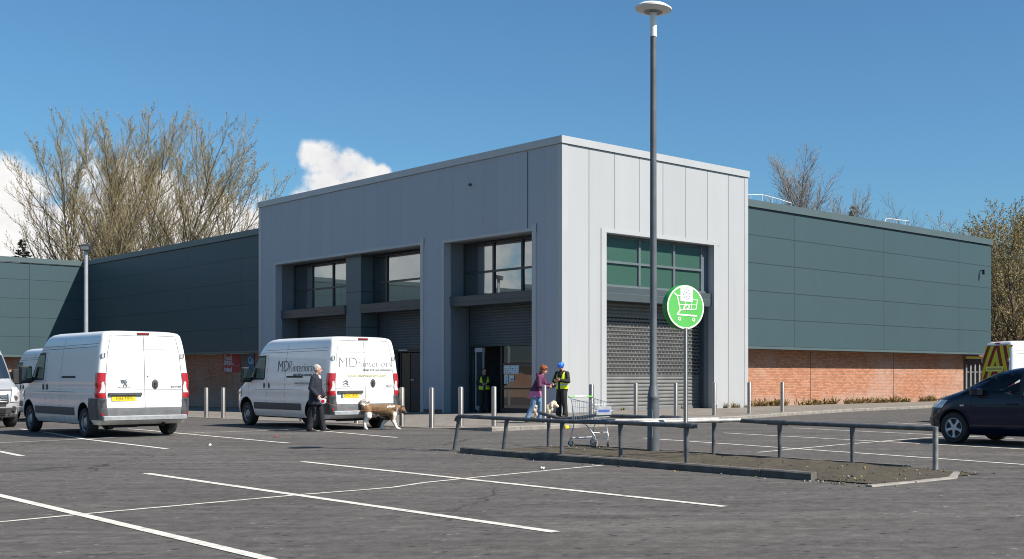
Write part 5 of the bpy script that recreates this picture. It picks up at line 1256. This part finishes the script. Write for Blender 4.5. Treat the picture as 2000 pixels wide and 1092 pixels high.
b = MB(); b.lathe([(.062, -.018), (.074, -.012), (.074, .012), (.062, .018), (.01, .018)], 24, Matrix.Translation((.255, -.275, .79)) @ Matrix.Rotation(pi/2, 4, 'X')); b.tube([(.215, -.275, .845), (.165, -.275, .87), (.145, -.275, .86), (.20, -.275, .81)], .012, 8); b.build('case', mat('reel_white', (.72, .70, .68), .4), rl, 40)
b = MB(); b.lathe([(.044, .018), (.044, .021), (.01, .022)], 20, Matrix.Translation((.255, -.275, .79)) @ Matrix.Rotation(pi/2, 4, 'X')); b.build('label_disc', mat('reel_red', (.55, .01, .03), .4), rl)
J_MAN = J

# the brown and white dog
def dog_big():
    p = G(742, 839); t = thing('dog', 'large brown and white dog with a curled tail walking ahead of the man', 'dog', (p.x, p.y, p.z), RIGHT+R(3))
    X = lambda u: (u-640)/985; Z = lambda v: (960-v)/985
    bl = Blob()
    bl.loft([], 4) if False else None
    # trunk: rump, loin, ribs, chest, shoulder
    pts = [(250, 400, 115, .105), (400, 425, 130, .115), (560, 445, 150, .125), (720, 460, 168, .135), (880, 480, 190, .14), (1000, 480, 185, .125), (1070, 440, 130, .10)]
    for (u, v, h, w), (u2, v2, h2, w2) in zip(pts, pts[1:]):
        for k in range(4):
            f = k/4; uu = u+(u2-u)*f; bl.ell(V(X(uu), 0, Z(v+(v2-v)*f)), (.105, w+(w2-w)*f, (h+(h2-h)*f)/985))
    bl.chain([V(X(1040), 0, Z(420)), V(X(1120), -.01, Z(410)), V(X(1190), -.02, Z(425))], [.125, .105, .085])
    bl.ell(V(X(1210), -.02, Z(420)), (.095, .088, .092)); bl.ell(V(X(1235), -.02, Z(465)), (.075, .075, .065)); bl.chain([V(X(1240), -.025, Z(455)), V(X(1290), -.03, Z(492)), V(X(1318), -.03, Z(512))], [.070, .056, .046]); bl.cap(V(X(1250), -.025, Z(490)), V(X(1300), -.03, Z(545)), .035, .028)
    for s in (-1, 1): bl.cap(V(X(1225), s*.055-.02, Z(370)), V(X(1250), s*.065-.02, Z(320)), .028, .010)
    # near and far hind legs: thigh, hock, paw
    bl.chain([V(X(330), -.08, Z(430)), V(X(370), -.10, Z(610)), V(X(262), -.10, Z(760)), V(X(285), -.10, Z(905)), V(X(330), -.10, Z(940))], [.125, .085, .042, .036, .030])
    bl.chain([V(X(290), .08, Z(430)), V(X(300), .10, Z(610)), V(X(200), .10, Z(770)), V(X(222), .10, Z(905)), V(X(262), .10, Z(940))], [.115, .08, .042, .036, .030])
    bl.chain([V(X(1010), -.09, Z(560)), V(X(1000), -.10, Z(690)), V(X(1075), -.10, Z(840)), V(X(1110), -.10, Z(915)), V(X(1180), -.10, Z(940))], [.10, .062, .040, .036, .028])
    bl.chain([V(X(920), .09, Z(560)), V(X(830), .09, Z(670)), V(X(700), .09, Z(800)), V(X(660), .09, Z(910)), V(X(700), .09, Z(942))], [.10, .062, .040, .036, .030])
    bl.chain([V(X(230), 0, Z(330)), V(X(165), 0, Z(300)), V(X(165), .0, Z(220)), V(X(250), .0, Z(190)), V(X(330), .02, Z(225)), V(X(320), .03, Z(280))], [.05, .056, .056, .054, .044, .025])
    br = mat('fur_brown', (.20, .115, .055), .9, 0, .35, 14, .7, 70); wh = mat('fur_white', (.72, .69, .64), .9, 0, .1, 14, .6, 70); dk = mat('fur_dark', (.035, .028, .024), .9, 0, .3, 14, .5, 70); gr = mat('fur_grey_buff', (.40, .34, .28), .9, 0, .25, 14, .6, 70)
    def fn(c, n):
        u = 640+c.x*985; v = 960-c.z*985; w = 12*sin(c.x*60)+10*sin(c.z*75+c.y*30)
        if v < 305+w and u < 345: return 3 if u < 190 or v < 190 else 1
        if u > 1240 and v > 452+w*.5 and v < 620: return 2
        if u > 1215 and v < 372: return 2
        if u > 1090 and v > 520+w*.4 and u < 1245: return 1
        if u > 1040 and v > 450+w+(1090-u)*1.5 and u < 1140: return 1
        if v > 705+w: return 1
        if u < 480 and v > 500+w+max(0, (330-u))*.8: return 1
        if u < 650 and v > 560+w and abs(c.y) < .1: return 1
        if 590 < u < 960 and v > 600+w*.5: return 2 if u < 900 else 0
        if 850 < u < 1050 and 322+w*.4 < v < 372+w*.4 and n.y < 0: return 1
        return 0
    bl.build('body', [br, wh, dk, gr], t, .011, 3, fn)
    b = MB(); b.lathe([(.118, -.010), (.122, 0), (.118, .010)], 24, frame((X(1085), 0, Z(420)), (0, 1, 0), (.25, 0, 1)), False); b.build('collar', mat('collar_tan', (.42, .16, .10), .7), t, 50)
    b = MB()
    for s in (-1, 1): b.lathe([(.002, -.008), (.010, 0), (.002, .008)], 8, Matrix.Translation((X(1268), s*.052-.022, Z(432))))
    b.lathe([(.002, -.012), (.018, 0), (.002, .012)], 10, Matrix.Translation((X(1366), -.03, Z(508)))); b.build('eyes_and_nose', mat('nose_black', (.01, .01, .01), .3), t, 60)
    return t
dog = dog_big()
# slack lead from the reel to the collar
b = MB(); p0 = man.location+Vector((cos(hd)*.26+sin(hd)*.275, sin(hd)*.26-cos(hd)*.275, .78)); dh = RIGHT+R(3); p1 = dog.location+Vector((cos(dh)*.42, sin(dh)*.42, .60))
pts = [p0.lerp(p1, i/14)-V(0, 0, .16*sin(pi*i/14)) for i in range(15)]; b.tube(pts, .0035, 5); tag(b.build('dog_lead', mat('lead_orange', (.40, .14, .06), .7)), 'thin slack lead running from the reel to the brown and white dog', 'leash')

# woman in purple
PURP = mat('jacket_purple', (.085, .010, .058), .7, 0, .2, 8, .3, 24); PINK = mat('jacket_pink', (.50, .15, .32), .7, 0, .12, 8, .3, 24); JEAN = mat('jeans_blue', (.14, .24, .40), .85, 0, .35, 9, .3, 24)
pwm = G(1048, 823, .1); pwz = pz(pwm.x, pwm.y)
J = mk(hip=(-.02, 0, .90), waist=(.03, 0, 1.06), chest=(.10, 0, 1.24), neck=(.16, 0, 1.40), shl=(.12, .17, 1.35), ell=(.22, .22, 1.10), wrl=(.42, .12, 1.11), shr=(.12, -.17, 1.35), elr=(.16, -.24, 1.08), wrr=(.42, -.16, 1.06),
       knl=(.09, .09, .48), anl=(.08, .09, .085), knr=(-.10, -.09, .48), anr=(-.27, -.10, .10))
hd2 = RIGHT-R(4)
wom, M, P = person('person', 'woman with short red hair, purple and pink jacket and jeans, facing the helmeted worker', (pwm.x, pwm.y, pwz), hd2, J, V(.22, 0, 1.545), R(5), R(16), {'l': (V(0, -1, 0), .8), 'r': (V(0, 1, .2), .6)})
trousers(wom, J, JEAN, .10, .075, .068); shoes(wom, J, mat('trainer_white', (.70, .69, .67), .7))
bl = Blob(); bl.loft([(-.05, 0, .76, .19, .23), (-.03, 0, .92, .17, .21), (.03, 0, 1.08, .15, .19), (.09, 0, 1.22, .148, .195), (.12, 0, 1.32, .125, .185), (.145, 0, 1.385, .085, .12), (.155, 0, 1.43, .07, .075)]); sleeves(bl, J, .082, .068, .055)
bl.ell(V(.06, 0, 1.42), (.085, .10, .055))
bl.build('jacket', [PURP, PINK, mat('jacket_plum', (.035, .008, .035), .7, 0, .2, 8, .3, 24)], wom, .010, 2, lambda c, n: 1 if (c.z < .93 and c.x < .28 and abs(c.y) < .25) else (2 if (.93 <= c.z < 1.2 and abs(c.y) < .19 and c.x < .1) else 0))
REDH = mat('red_hair', (.22, .055, .018), .75, 0, .45, 22, .7, 60)
bl = Blob(); bl.ell(P(-.030, 0, .050), (.112, .100, .105), M).ell(P(-.055, 0, -.03), (.075, .092, .085), M).ell(P(.045, 0, .088), (.060, .082, .04), M)
for i in range(26):
    a, e = rnd.uniform(0, 2*pi), rnd.uniform(-.3, 1.3); q = P(-.03+.10*cos(a)*cos(e), .092*sin(a)*cos(e), .05+.10*sin(e))
    if not (cos(a) > .55 and e < .5): bl.ell(q, (.028, .028, .028))
bl.build('hair', REDH, wom, .009, 1)
b = MB(); b.rbox(-.035, .035, -.006, .006, -.065, .065, .004, Matrix.Translation((.56, -.14, 1.08)) @ Matrix.Rotation(1.1, 4, 'Y')); o = b.build('phone', mat('phone_black', (.015, .015, .016), .2)); tag(o, 'dark phone in the hand of the woman in purple', 'phone'); o.location = wom.location; o.rotation_euler = (0, 0, hd2)

# worker with the blue helmet
BLK = mat('black_workwear', (.014, .014, .015), .85, 0, .3, 10, .35, 24); HIV = mat('hi_vis_yellow', (.62, .78, .015), .6, 0, .08, 8, .2, 20); BAND = mat('reflective_band', (.45, .48, .46), .4, .3, .1, 8)
def vest(t, J, rings, m=None, band=(1.10, 1.16), front=lambda c: False):
    bl = Blob(); bl.loft(rings)
    o = bl.build('hi_vis_vest', [m or HIV, BAND, BLK], t, .010, 2, lambda c, n: 2 if front(c) else (1 if band[0] < c.z < band[1] else 0)); return o
def worker(label, loc, hd, J, hc, yaw, pitch, hat):
    t, M, P = person('person', label, loc, hd, J, hc, yaw, pitch, {'l': (V(0, -1, .4), .9), 'r': (V(0, 1, .4), .9)})
    trousers(t, J, BLK, .108, .092, .085); shoes(t, J, SHOE)
    bl = Blob(); bl.loft([(0, 0, .84, .15, .20), (0, 0, 1.0, .145, .20), (0, 0, 1.2, .145, .205), (.0, 0, 1.36, .135, .205), (.0, 0, 1.45, .09, .14), (.005, 0, 1.51, .075, .08)]); sleeves(bl, J, .076, .068, .056); bl.ell(V(-.05, 0, 1.475), (.075, .115, .05)); bl.build('jacket', BLK, t, .010, 2)
    x0 = J['chest'].x
    vest(t, J, [(0, 0, .92, .168, .222), (0, 0, 1.2, .162, .224), (.0, 0, 1.36, .145, .205), (.0, 0, 1.45, .108, .165), (.0, 0, 1.475, .06, .10)], band=(1.03, 1.09), front=lambda c: c.x > .02 and (abs(c.y) < .045+max(0, (c.z-1.1))*.22))
    if hat:
        bl = Blob(); bl.ell(P(-.012, 0, .062), (.128, .106, .104), M).ell(P(.055, 0, .035), (.085, .085, .014), M); bl.cap(P(-.11, 0, .10), P(.08, 0, .145), .02, .02); bl.build('helmet', mat('helmet_blue', (.012, .13, .60), .25, 0, .03, 5, coat=.6), t, .008, 2, None)
        bl = Blob(); bl.ell(P(.055, 0, -.075), (.045, .055, .035), M); bl.build('beard', mat('beard_dark', (.05, .03, .02), .9), t, .008, 2)
    else:
        bl = Blob(); bl.ell(P(-.030, 0, .045), (.096, .084, .092), M); bl.build('hair', mat('dark_hair', (.02, .017, .015), .8, 0, .3, 30), t, .009, 2)
    return t, M, P
pk = G(1098, 815, .1);  pk = G(1098, 815, pz(pk.x, pk.y)); hd3 = RIGHT-R(118)
J = mk(hip=(0, 0, .95), waist=(0, 0, 1.10), chest=(0, 0, 1.30), neck=(.015, 0, 1.48), shl=(0, .20, 1.42), ell=(.05, .29, 1.16), wrl=(.25, .12, 1.20), shr=(0, -.20, 1.42), elr=(.05, -.29, 1.16), wrr=(.25, -.10, 1.17),
       knl=(.03, .11, .50), anl=(0, .13, .09), knr=(.03, -.11, .50), anr=(.02, -.13, .09))
wk, M, P = worker('worker in a blue helmet and yellow vest looking down at a phone', (pk.x, pk.y, pk.z), hd3, J, V(.05, 0, 1.625), 0, R(24), True)
b = MB(); b.rbox(-.036, .036, -.07, .07, -.006, .006, .006, Matrix.Translation((.355, .02, 1.235)) @ Matrix.Rotation(-.5, 4, 'Y')); o = b.build('phone', MATS['phone_black']); tag(o, 'dark phone held by the worker in the blue helmet', 'phone'); o.location = wk.location; o.rotation_euler = (0, 0, hd3)
# worker inside the doorway
xd_ = .95; yd_ = yline(946, xd_)
J = mk(hip=(0, 0, .97), waist=(0, 0, 1.12), chest=(0, 0, 1.32), neck=(.015, 0, 1.50), shl=(0, .20, 1.44), ell=(.05, .27, 1.17), wrl=(.24, .10, 1.15), shr=(0, -.20, 1.44), elr=(.05, -.27, 1.17), wrr=(.25, -.08, 1.12),
       knl=(.02, .10, .50), anl=(0, .12, .09), knr=(.02, -.10, .50), anr=(.02, -.12, .09))
wk2, M, P = worker('bareheaded worker in a hi-vis vest standing in the dark doorway', (xd_, yd_, pz(-.05, yd_)), RIGHT-R(75), J, V(.04, 0, 1.65), R(15), R(14), False)

# small cream dog behind the woman
def dog_small():
    p = CB(1, 1); k = (1062-CX)/F; Y = 35.2; p = CB(k*Y, Y); t = thing('dog', 'cream woolly dog standing behind the woman in purple', 'dog', (p.x, p.y, pz(p.x, p.y)), RIGHT-R(6))
    bl = Blob()
    bl.chain([V(-.24, 0, .36), V(-.08, 0, .35), V(.10, 0, .36), V(.20, 0, .38)], [.115, .115, .125, .115])
    bl.chain([V(.18, 0, .42), V(.26, 0, .50)], [.10, .085]); bl.ell(V(.31, 0, .53), (.10, .085, .095)); bl.chain([V(.36, 0, .49), V(.43, 0, .45)], [.06, .045])
    for s in (-1, 1): bl.chain([V(.28, s*.085, .55), V(.27, s*.10, .45)], [.035, .045])
    for x, y, kx in ((-.25, -.07, .05), (-.23, .07, .02), (.17, -.07, -.01), (.20, .07, -.02)):
        bl.chain([V(x, y, .32), V(x+kx, y, .20), V(x-.02, y, .10), V(x, y, .03), V(x+.04, y, .02)], [.075, .05, .042, .04, .03])
    bl.chain([V(-.30, 0, .42), V(-.36, 0, .50), V(-.34, 0, .60)], [.05, .065, .065])
    for i in range(70):
        a = rnd.uniform(0, 2*pi); x = rnd.uniform(-.3, .2); bl.ell(V(x, .11*cos(a), .36+.115*sin(a)), (.03, .03, .03))
    CREAM = mat('cream_wool', (.60, .50, .37), .95, 0, .18, 16, .9, 50); bl.build('body', [CREAM], t, .012, 1)
    b = MB()
    for y in (-.04, .04): b.lathe([(.002, -.01), (.011, 0), (.002, .01)], 8, Matrix.Translation((.395, y, .545)))
    b.lathe([(.002, -.012), (.017, 0), (.002, .012)], 8, Matrix.Translation((.472, 0, .46))); b.build('eyes_and_nose', MATS['nose_black'], t, 60)
dog_small()

# ------------------------------------------------------------------ trees and plants
BARK = mat('bark_grey_brown', (0.073, 0.058, 0.042), .95, 0, .35, 3); TWIG = mat('twigs_tan', (.215, .172, .095), .9, 0, .3, 1.2); TWIGG = mat('twigs_grey', (.20, .18, .165), .9, 0, .3, 1.2)
BUD = mat('catkins_olive', (.26, .215, .095), .9, 0, .4, .8); BUDG = mat('bud_leaves_gold', (.28, .225, .085), .9, 0, .4, .8)
def grow(tr, cw, p, d, L, r, lev, q, up, ang, kids_n, lens, wig, buds, spread):
    n = 6 if lev == 0 else (5 if lev < 3 else 4); pts = [p.copy()]; dirs = [d.copy()]; x = p.copy(); dd = d.copy()
    for i in range(n):
        dd = (dd+Vector((q.gauss(0, wig), q.gauss(0, wig), up*(1 if lev else .15)))).normalized(); x = x+dd*(L/n); pts.append(x.copy()); dirs.append(dd.copy())
    rs = [max(r*(1-.78*i/n), .011) for i in range(n+1)]
    (tr if lev < 2 else cw).tube(pts, rs, (8, 6, 4, 3, 3)[min(lev, 4)], False)
    if lev >= len(kids_n):
        if buds:
            for i in range(buds):
                f = q.uniform(.1, 1)*n; k = min(int(f), n-1); c = pts[k].lerp(pts[k+1], f-k); s_ = q.uniform(.025, .068); a = Vector((q.gauss(0, 1), q.gauss(0, 1), q.gauss(0, 1))).normalized()*s_; b_ = a.cross(Vector((q.gauss(0, 1), q.gauss(0, 1), q.gauss(0, 1)))).normalized()*s_*.7
                cw.m(1).add([c-a-b_, c+a-b_*.2, c+a+b_, c-a*.3+b_], [(0, 1, 2, 3)]); cw.m(0)
        return
    for i in range(kids_n[lev]):
        f = (spread[lev]+(1-spread[lev])*((i+q.uniform(.1, .9))/kids_n[lev]))*n; k = min(int(f), n-1); c = pts[k].lerp(pts[k+1], f-k)
        az = i*2.4+q.uniform(-.5, .5); d0 = dirs[k]; u = d0.cross(Vector((0, 0, 1)) if abs(d0.z) < .95 else Vector((1, 0, 0))).normalized(); w = d0.cross(u); a = ang[lev]*q.uniform(.75, 1.25)
        nd = (d0*cos(a)+(u*cos(az)+w*sin(az))*sin(a)).normalized()
        grow(tr, cw, c, nd, L*lens[lev]*q.uniform(.75, 1.2)*(1.15-.5*f/n), max(rs[k]*.62, .004), lev+1, q, up, ang, kids_n, lens, wig, buds, spread)
def bare_tree(label, loc, h, seed, lean=(0, 0), kids_n=(14, 8, 7), lens=(.60, .42, .42), ang=(.62, .55, .6), up=.10, r=.24, buds=5, mats=None, spread=(.16, .12, .1), wig=.06, group='bare trees beyond the roofs', hk=.86, name='bare_tree', cat='tree'):
    q = random.Random(seed); t = thing(name, label, cat, loc, 0, group); tr, cw = MB(), MB()
    grow(tr, cw, Vector((0, 0, -1)), Vector((lean[0], lean[1], 1)).normalized(), h*hk, r, 0, q, up, ang, kids_n, lens, wig, buds, spread)
    tr.build('trunk', BARK, t); cw.build('crown', mats or [TWIG, BUD], t); return t
def at(px, Y): p = CB((px-CX)/F*Y, Y); return p
rv = Vector((cos(RIGHT), sin(RIGHT)))
for px, Y, top, ln, sd, lab in ((148, 121, 266, -.06, 1, 'leftmost bare tree of the clump behind the teal walls, leaning outward'), (190, 126, 240, -.03, 2, 'bare twiggy tree in the left clump, second from its left edge'),
                            (230, 119, 226, .0, 3, 'tallest bare tree of the left clump, straight above the floodlight pole'), (272, 125, 238, .03, 4, 'bare budding tree in the middle right of the left clump'), (314, 120, 246, .08, 5, 'bare budding tree of the left clump, second from its right edge'), (356, 123, 292, .20, 6, 'rightmost tree of the left clump, leaning out above the grey block roof end')):
    p = at(px, Y); h = (HZ-top)*Y/F+1.4
    bare_tree(lab, (p.x, p.y, 0), h, sd, (rv.x*ln*1.3, rv.y*ln*1.3), kids_n=(32, 12, 11), lens=(.50, .33, .32), ang=(.62, .48, .55), buds=4, up=.125, r=.19, wig=.06, hk=.83)
p = at(1574, 92); bare_tree('tall bare grey birch rising behind the right wing', (p.x, p.y, 0), (HZ-292)*92/F+1.4, 21, (0, 0), kids_n=(46, 12, 9), lens=(.37, .42, .40), ang=(.5, .5, .6), up=.10, r=.17, buds=0, mats=[TWIGG, BUD], spread=(.2, .1, .1))
p = at(1612, 95); bare_tree('smaller bare grey birch just right of the tall one', (p.x, p.y, 0), (HZ-352)*95/F+1.4, 22, (0, 0), kids_n=(34, 11, 9), lens=(.36, .42, .40), ang=(.5, .5, .6), up=.10, r=.13, buds=0, mats=[TWIGG, BUD], spread=(.2, .1, .1))
for px, top, sd, lab in ((1745, 400, 31, 'thin bare treetop above the short roof rail'), (1812, 398, 32, 'thin bare treetop between the roof rail and the right-hand trees'), (1705, 420, 33, 'lowest thin bare treetop, left of the short roof rail')):
    p = at(px, 118); bare_tree(lab, (p.x, p.y, 0), (HZ-top)*118/F+1.4, sd, (0, 0), kids_n=(12, 8, 6), lens=(.45, .45, .4), ang=(.7, .6, .6), up=.08, r=.16, buds=0, mats=[TWIGG, BUD], spread=(.35, .1, .1))
for px, Y, top, sd, lab in ((1895, 94, 418, 41, 'budding tree at the right wing\'s far corner, greyer than its neighbours'), (1930, 88, 404, 42, 'golden budding tree right beside the end of the teal wing'), (1962, 84, 412, 43, 'golden budding tree above the works van\'s chevrons'), (1993, 80, 406, 44, 'golden budding tree cut by the right edge of the photo'), (2030, 86, 400, 45, 'golden budding tree at the very right, mostly out of the photo'), (1978, 98, 450, 46, 'dense budding tree farther back among the golden ones')):
    p = at(px, Y); bare_tree(lab, (p.x, p.y, 0), (HZ-top)*Y/F+1.4, sd, (0, 0), kids_n=(24, 10, 8), lens=(.46, .42, .40), ang=(.75, .65, .7), up=.05, r=.15, buds=6 if sd != 41 else 1, mats=[TWIG, BUDG], spread=(.16, .1, .1), wig=.10)
for x_, y_, h_, sd in ((24, -34, 19, 51), (33, -36, 21, 52), (43, -35, 18, 53)):
    bare_tree('bare tree across the yard, seen mirrored in the sunlit window', (x_, y_, 0), h_, sd, kids_n=(16, 8, 7), lens=(.5, .42, .4), ang=(.6, .5, .6), up=.08, r=.2, buds=0, mats=[TWIGG, BUD], group='trees mirrored in the window')
def conifer(label, px, Y, top, seed, r0):
    q = random.Random(seed); p = at(px, Y); h = (HZ-top)*Y/F+1.4; t = thing('conifer', label, 'tree', (p.x, p.y, 0), 0, 'dark conifers beyond the roofs'); tr, cw = MB(), MB()
    tr.tube([(0, 0, -1), (0, 0, h*.6), (0, 0, h)], [.2, .12, .02], 6, False)
    for i in range(170):
        f = q.random()**.8; z = h*(.35+.65*f); L = r0*(1-f)*q.uniform(.7, 1.2)+.25; a = q.uniform(0, 2*pi); d = Vector((cos(a), sin(a), q.uniform(-.1, .45)))
        e = Vector((0, 0, z))+d*L; cw.tube([(0, 0, z), e], [.04, .01], 3, False)
        for k in range(9):
            c = Vector((0, 0, z))+d*L*q.uniform(.3, 1.05); s_ = q.uniform(.10, .24); u = Vector((q.gauss(0, 1), q.gauss(0, 1), q.gauss(0, .6))).normalized()*s_; w = u.cross(Vector((q.gauss(0, 1), q.gauss(0, 1), 1))).normalized()*s_*.45
            cw.add([c-u, c+w, c+u, c-w], [(0, 1, 2, 3)])
    tr.build('trunk', BARK, t); cw.build('crown', mat('conifer_green', (.018, .03, .018), .95, 0, .4, 1), t)
conifer('dark conifer top above the far left teal wall', 45, 118, 466, 3, 2.6); conifer('small dark conifer tip above the right wing roof', 1667, 100, 403, 4, 1.6)
# undergrowth bank beyond the right wing, and a brown roof
q = random.Random(5); b = MB()
c0, c1 = at(1870, 104), at(2080, 92)
for i in range(9000):
    f = q.random(); c = c0.lerp(c1, f)+Vector((q.gauss(0, 2.0), q.gauss(0, 2.0), 0)); c.z = q.random()**1.2*(6.2+1.2*sin(f*23)+.8*sin(f*61)); s_ = q.uniform(.08, .3)
    u = Vector((q.gauss(0, 1), q.gauss(0, 1), q.gauss(0, 1))).normalized()*s_; w = u.cross(Vector((q.gauss(0, 1), q.gauss(0, 1), q.gauss(0, 1)))).normalized()*s_*.6
    b.m(q.choice((0, 0, 1, 2))).add([c-u, c+w, c+u, c-w], [(0, 1, 2, 3)])
tag(b.build('undergrowth', [mat('dead_bramble', (.085, .055, .032), .95, 0, .4, 1), mat('ivy_dark', (.035, .045, .018), .9, 0, .4, 1), mat('dry_leaf', (.17, .11, .05), .95, 0, .4, 1)]), kind='stuff')
hp = at(2006, 74); hs = thing('house', 'brown tiled roof of a house between the trees, just above the works van', 'house', (hp.x+2, hp.y, 0), RIGHT+R(8))
b = MB(); b.box(-4.5, 4.5, -3, 3, -.5, 1.75); b.build('wall', mat('house_wall', (.30, .20, .15), .9), hs)
b = MB(); b.prism([(-3.3, 0), (3.3, 0), (0, 1.9)], -4.8, 4.8, Matrix.Translation((0, 0, 1.75)) @ Matrix.Rotation(pi/2, 4, 'Z') @ Matrix.Rotation(pi/2, 4, 'X')); b.build('roof', mat('roof_brown', (.15, .065, .045), .9, 0, .3, 3), hs)

# palisade fence and barrier at the end of the brick wall
pf = thing('palisade_fence', 'pale steel palisade fence at the end of the brick wall', 'fence')
a0 = Vector((28.6, .9)); a1 = Vector((36, -1.5)); n = 26; PF = mat('palisade_steel', (.30, .31, .31), .5, .4, .1, 4)
b = MB()
for i in range(n):
    c = a0.lerp(a1, i/(n-1)); zt_ = 2.05; b.prism([(-.05, 0), (.05, 0), (.05, zt_-.1), (0, zt_), (-.05, zt_-.1)], -.012, .012, Matrix.Translation((c.x, c.y, .05)) @ Matrix.Rotation(atan2(a1.y-a0.y, a1.x-a0.x), 4, 'Z') @ Matrix.Rotation(pi/2, 4, 'X'))
b.build('pales', PF, pf)
b = MB()
for z in (.45, 1.65): b.tube([(a0.x, a0.y+.05, z), (a1.x, a1.y+.05, z)], .03, 6)
b.build('cross_bar', PF, pf)
x_, z1_ = xline(1903, .8, 697); x2_, z2_ = xline(1940, .8, 703)
b = MB(); b.box(28.42, 34, .74, .84, z2_+.03, z1_+.02); bb = b.build('height_barrier', mat('barrier_yellow', (.72, .50, .03), .5, 0, .1, 3)); tag(bb, 'yellow and black height barrier beam at the end of the teal wing', 'barrier')
b = MB(); b.box(28.42, 34, .73, .85, z2_-.10, z2_+.026); b.build('black_edge', BLACK, bb)

# weeds at the foot of the walls
q = random.Random(12); b = MB()
def weed(x, y, z, s_, n, mi):
    for i in range(n):
        a = q.uniform(0, 2*pi); e = q.uniform(.3, 1.3); d = Vector((cos(a)*cos(e), sin(a)*cos(e)*.8, sin(e))); L = s_*q.uniform(.5, 1.2); w = d.cross(Vector((0, 0, 1))).normalized()*.012*q.uniform(.6, 1.6); p = Vector((x+q.gauss(0, .05), y+q.gauss(0, .03), z))
        m = p+d*L*.6; t_ = p+d*L+Vector((0, 0, -.12*L)); b.m(q.choice(mi)).add([p-w, p+w, m+w*1.4, t_, m-w*1.4], [(0, 1, 2, 3, 4)])
for i in range(330):
    x = 10.0+18.3*q.random()**.9; d_ = .5+.5*sin(x*2.1)+.4*sin(x*5.3)
    if q.random() < d_*.7+.28: weed(x, .97-q.uniform(.02, .26), .10, q.uniform(.16, .50), q.randint(9, 20), (0, 1, 1, 1, 2))
for x, y, s_ in ((8.5, -.08, .30), (8.9, -.1, .34), (9.2, -.08, .22), (6.7, .6, .22), (5.0, .75, .25), (7.8, -.1, .2), (5.3, .7, .18), (9.75, -.08, .3), (3.6, .75, .15)): weed(x, y, .10, s_, 16, (0, 1, 2))
tag(b.build('weeds', [mat('weed_green', (.12, .115, .035), .9, 0, .3, 6), mat('weed_straw', (.36, .25, .11), .95, 0, .3, 6), mat('weed_brown', (.20, .115, .05), .95, 0, .3, 6)]), kind='stuff')

# litter and kerb oddments
def litter(name, label, cat, px, py, fn):
    p = G(px, py); b = MB(); m = fn(b); o = b.build(name, m, None, 40); o.scale = (.62, .62, .62); o.location = (p.x, p.y, p.z+.004); o.rotation_euler = (0, 0, 1.1); return tag(o, label, cat)
litter('paper_cup', 'crushed white paper cup lying on the asphalt between the vans', 'cup', 410, 872, lambda b: (b.lathe([(.034, -.055), (.036, -.05), (.045, .05), (.042, .052), (.03, -.045)], 14, Matrix.Translation((0, 0, .04)) @ Matrix.Rotation(1.35, 4, 'Y') @ Matrix.Diagonal((.8, 1, 1, 1))), mat('cup_white', (.72, .71, .68), .6))[1])
litter('crisp_packet', 'small red wrapper on the asphalt before the man', 'wrapper', 540, 855, lambda b: (b.grid(lambda u, v: V(.17*(u-.5), .13*(v-.5), .03+.025*sin(9*u+2)*cos(7*v)+.03*v), 8, 6), mat('wrapper_red', (.50, .05, .03), .4, 0, .3, 9))[1])
litter('paper_scrap', 'crumpled white paper scrap on the asphalt near the soil bed', 'paper', 1060, 917, lambda b: (b.grid(lambda u, v: V(.15*(u-.5), .10*(v-.5), .02+.02*sin(8*u+1)*cos(9*v)+.035*u), 8, 6), mat('scrap_white', (.62, .60, .55), .8))[1])
p = G(1105, 833, .06); b = MB(); b.rbox(-.07, .07, -.04, .04, 0, .085, .02); o = b.build('marker_block', mat('marker_yellow', (.70, .50, .02), .6, 0, .2, 9), None, 40); o.location = (p.x, p.y-.03, 0); o.rotation_euler = (0, 0, 0); tag(o, 'small yellow marker block against the pale kerb', 'marker')
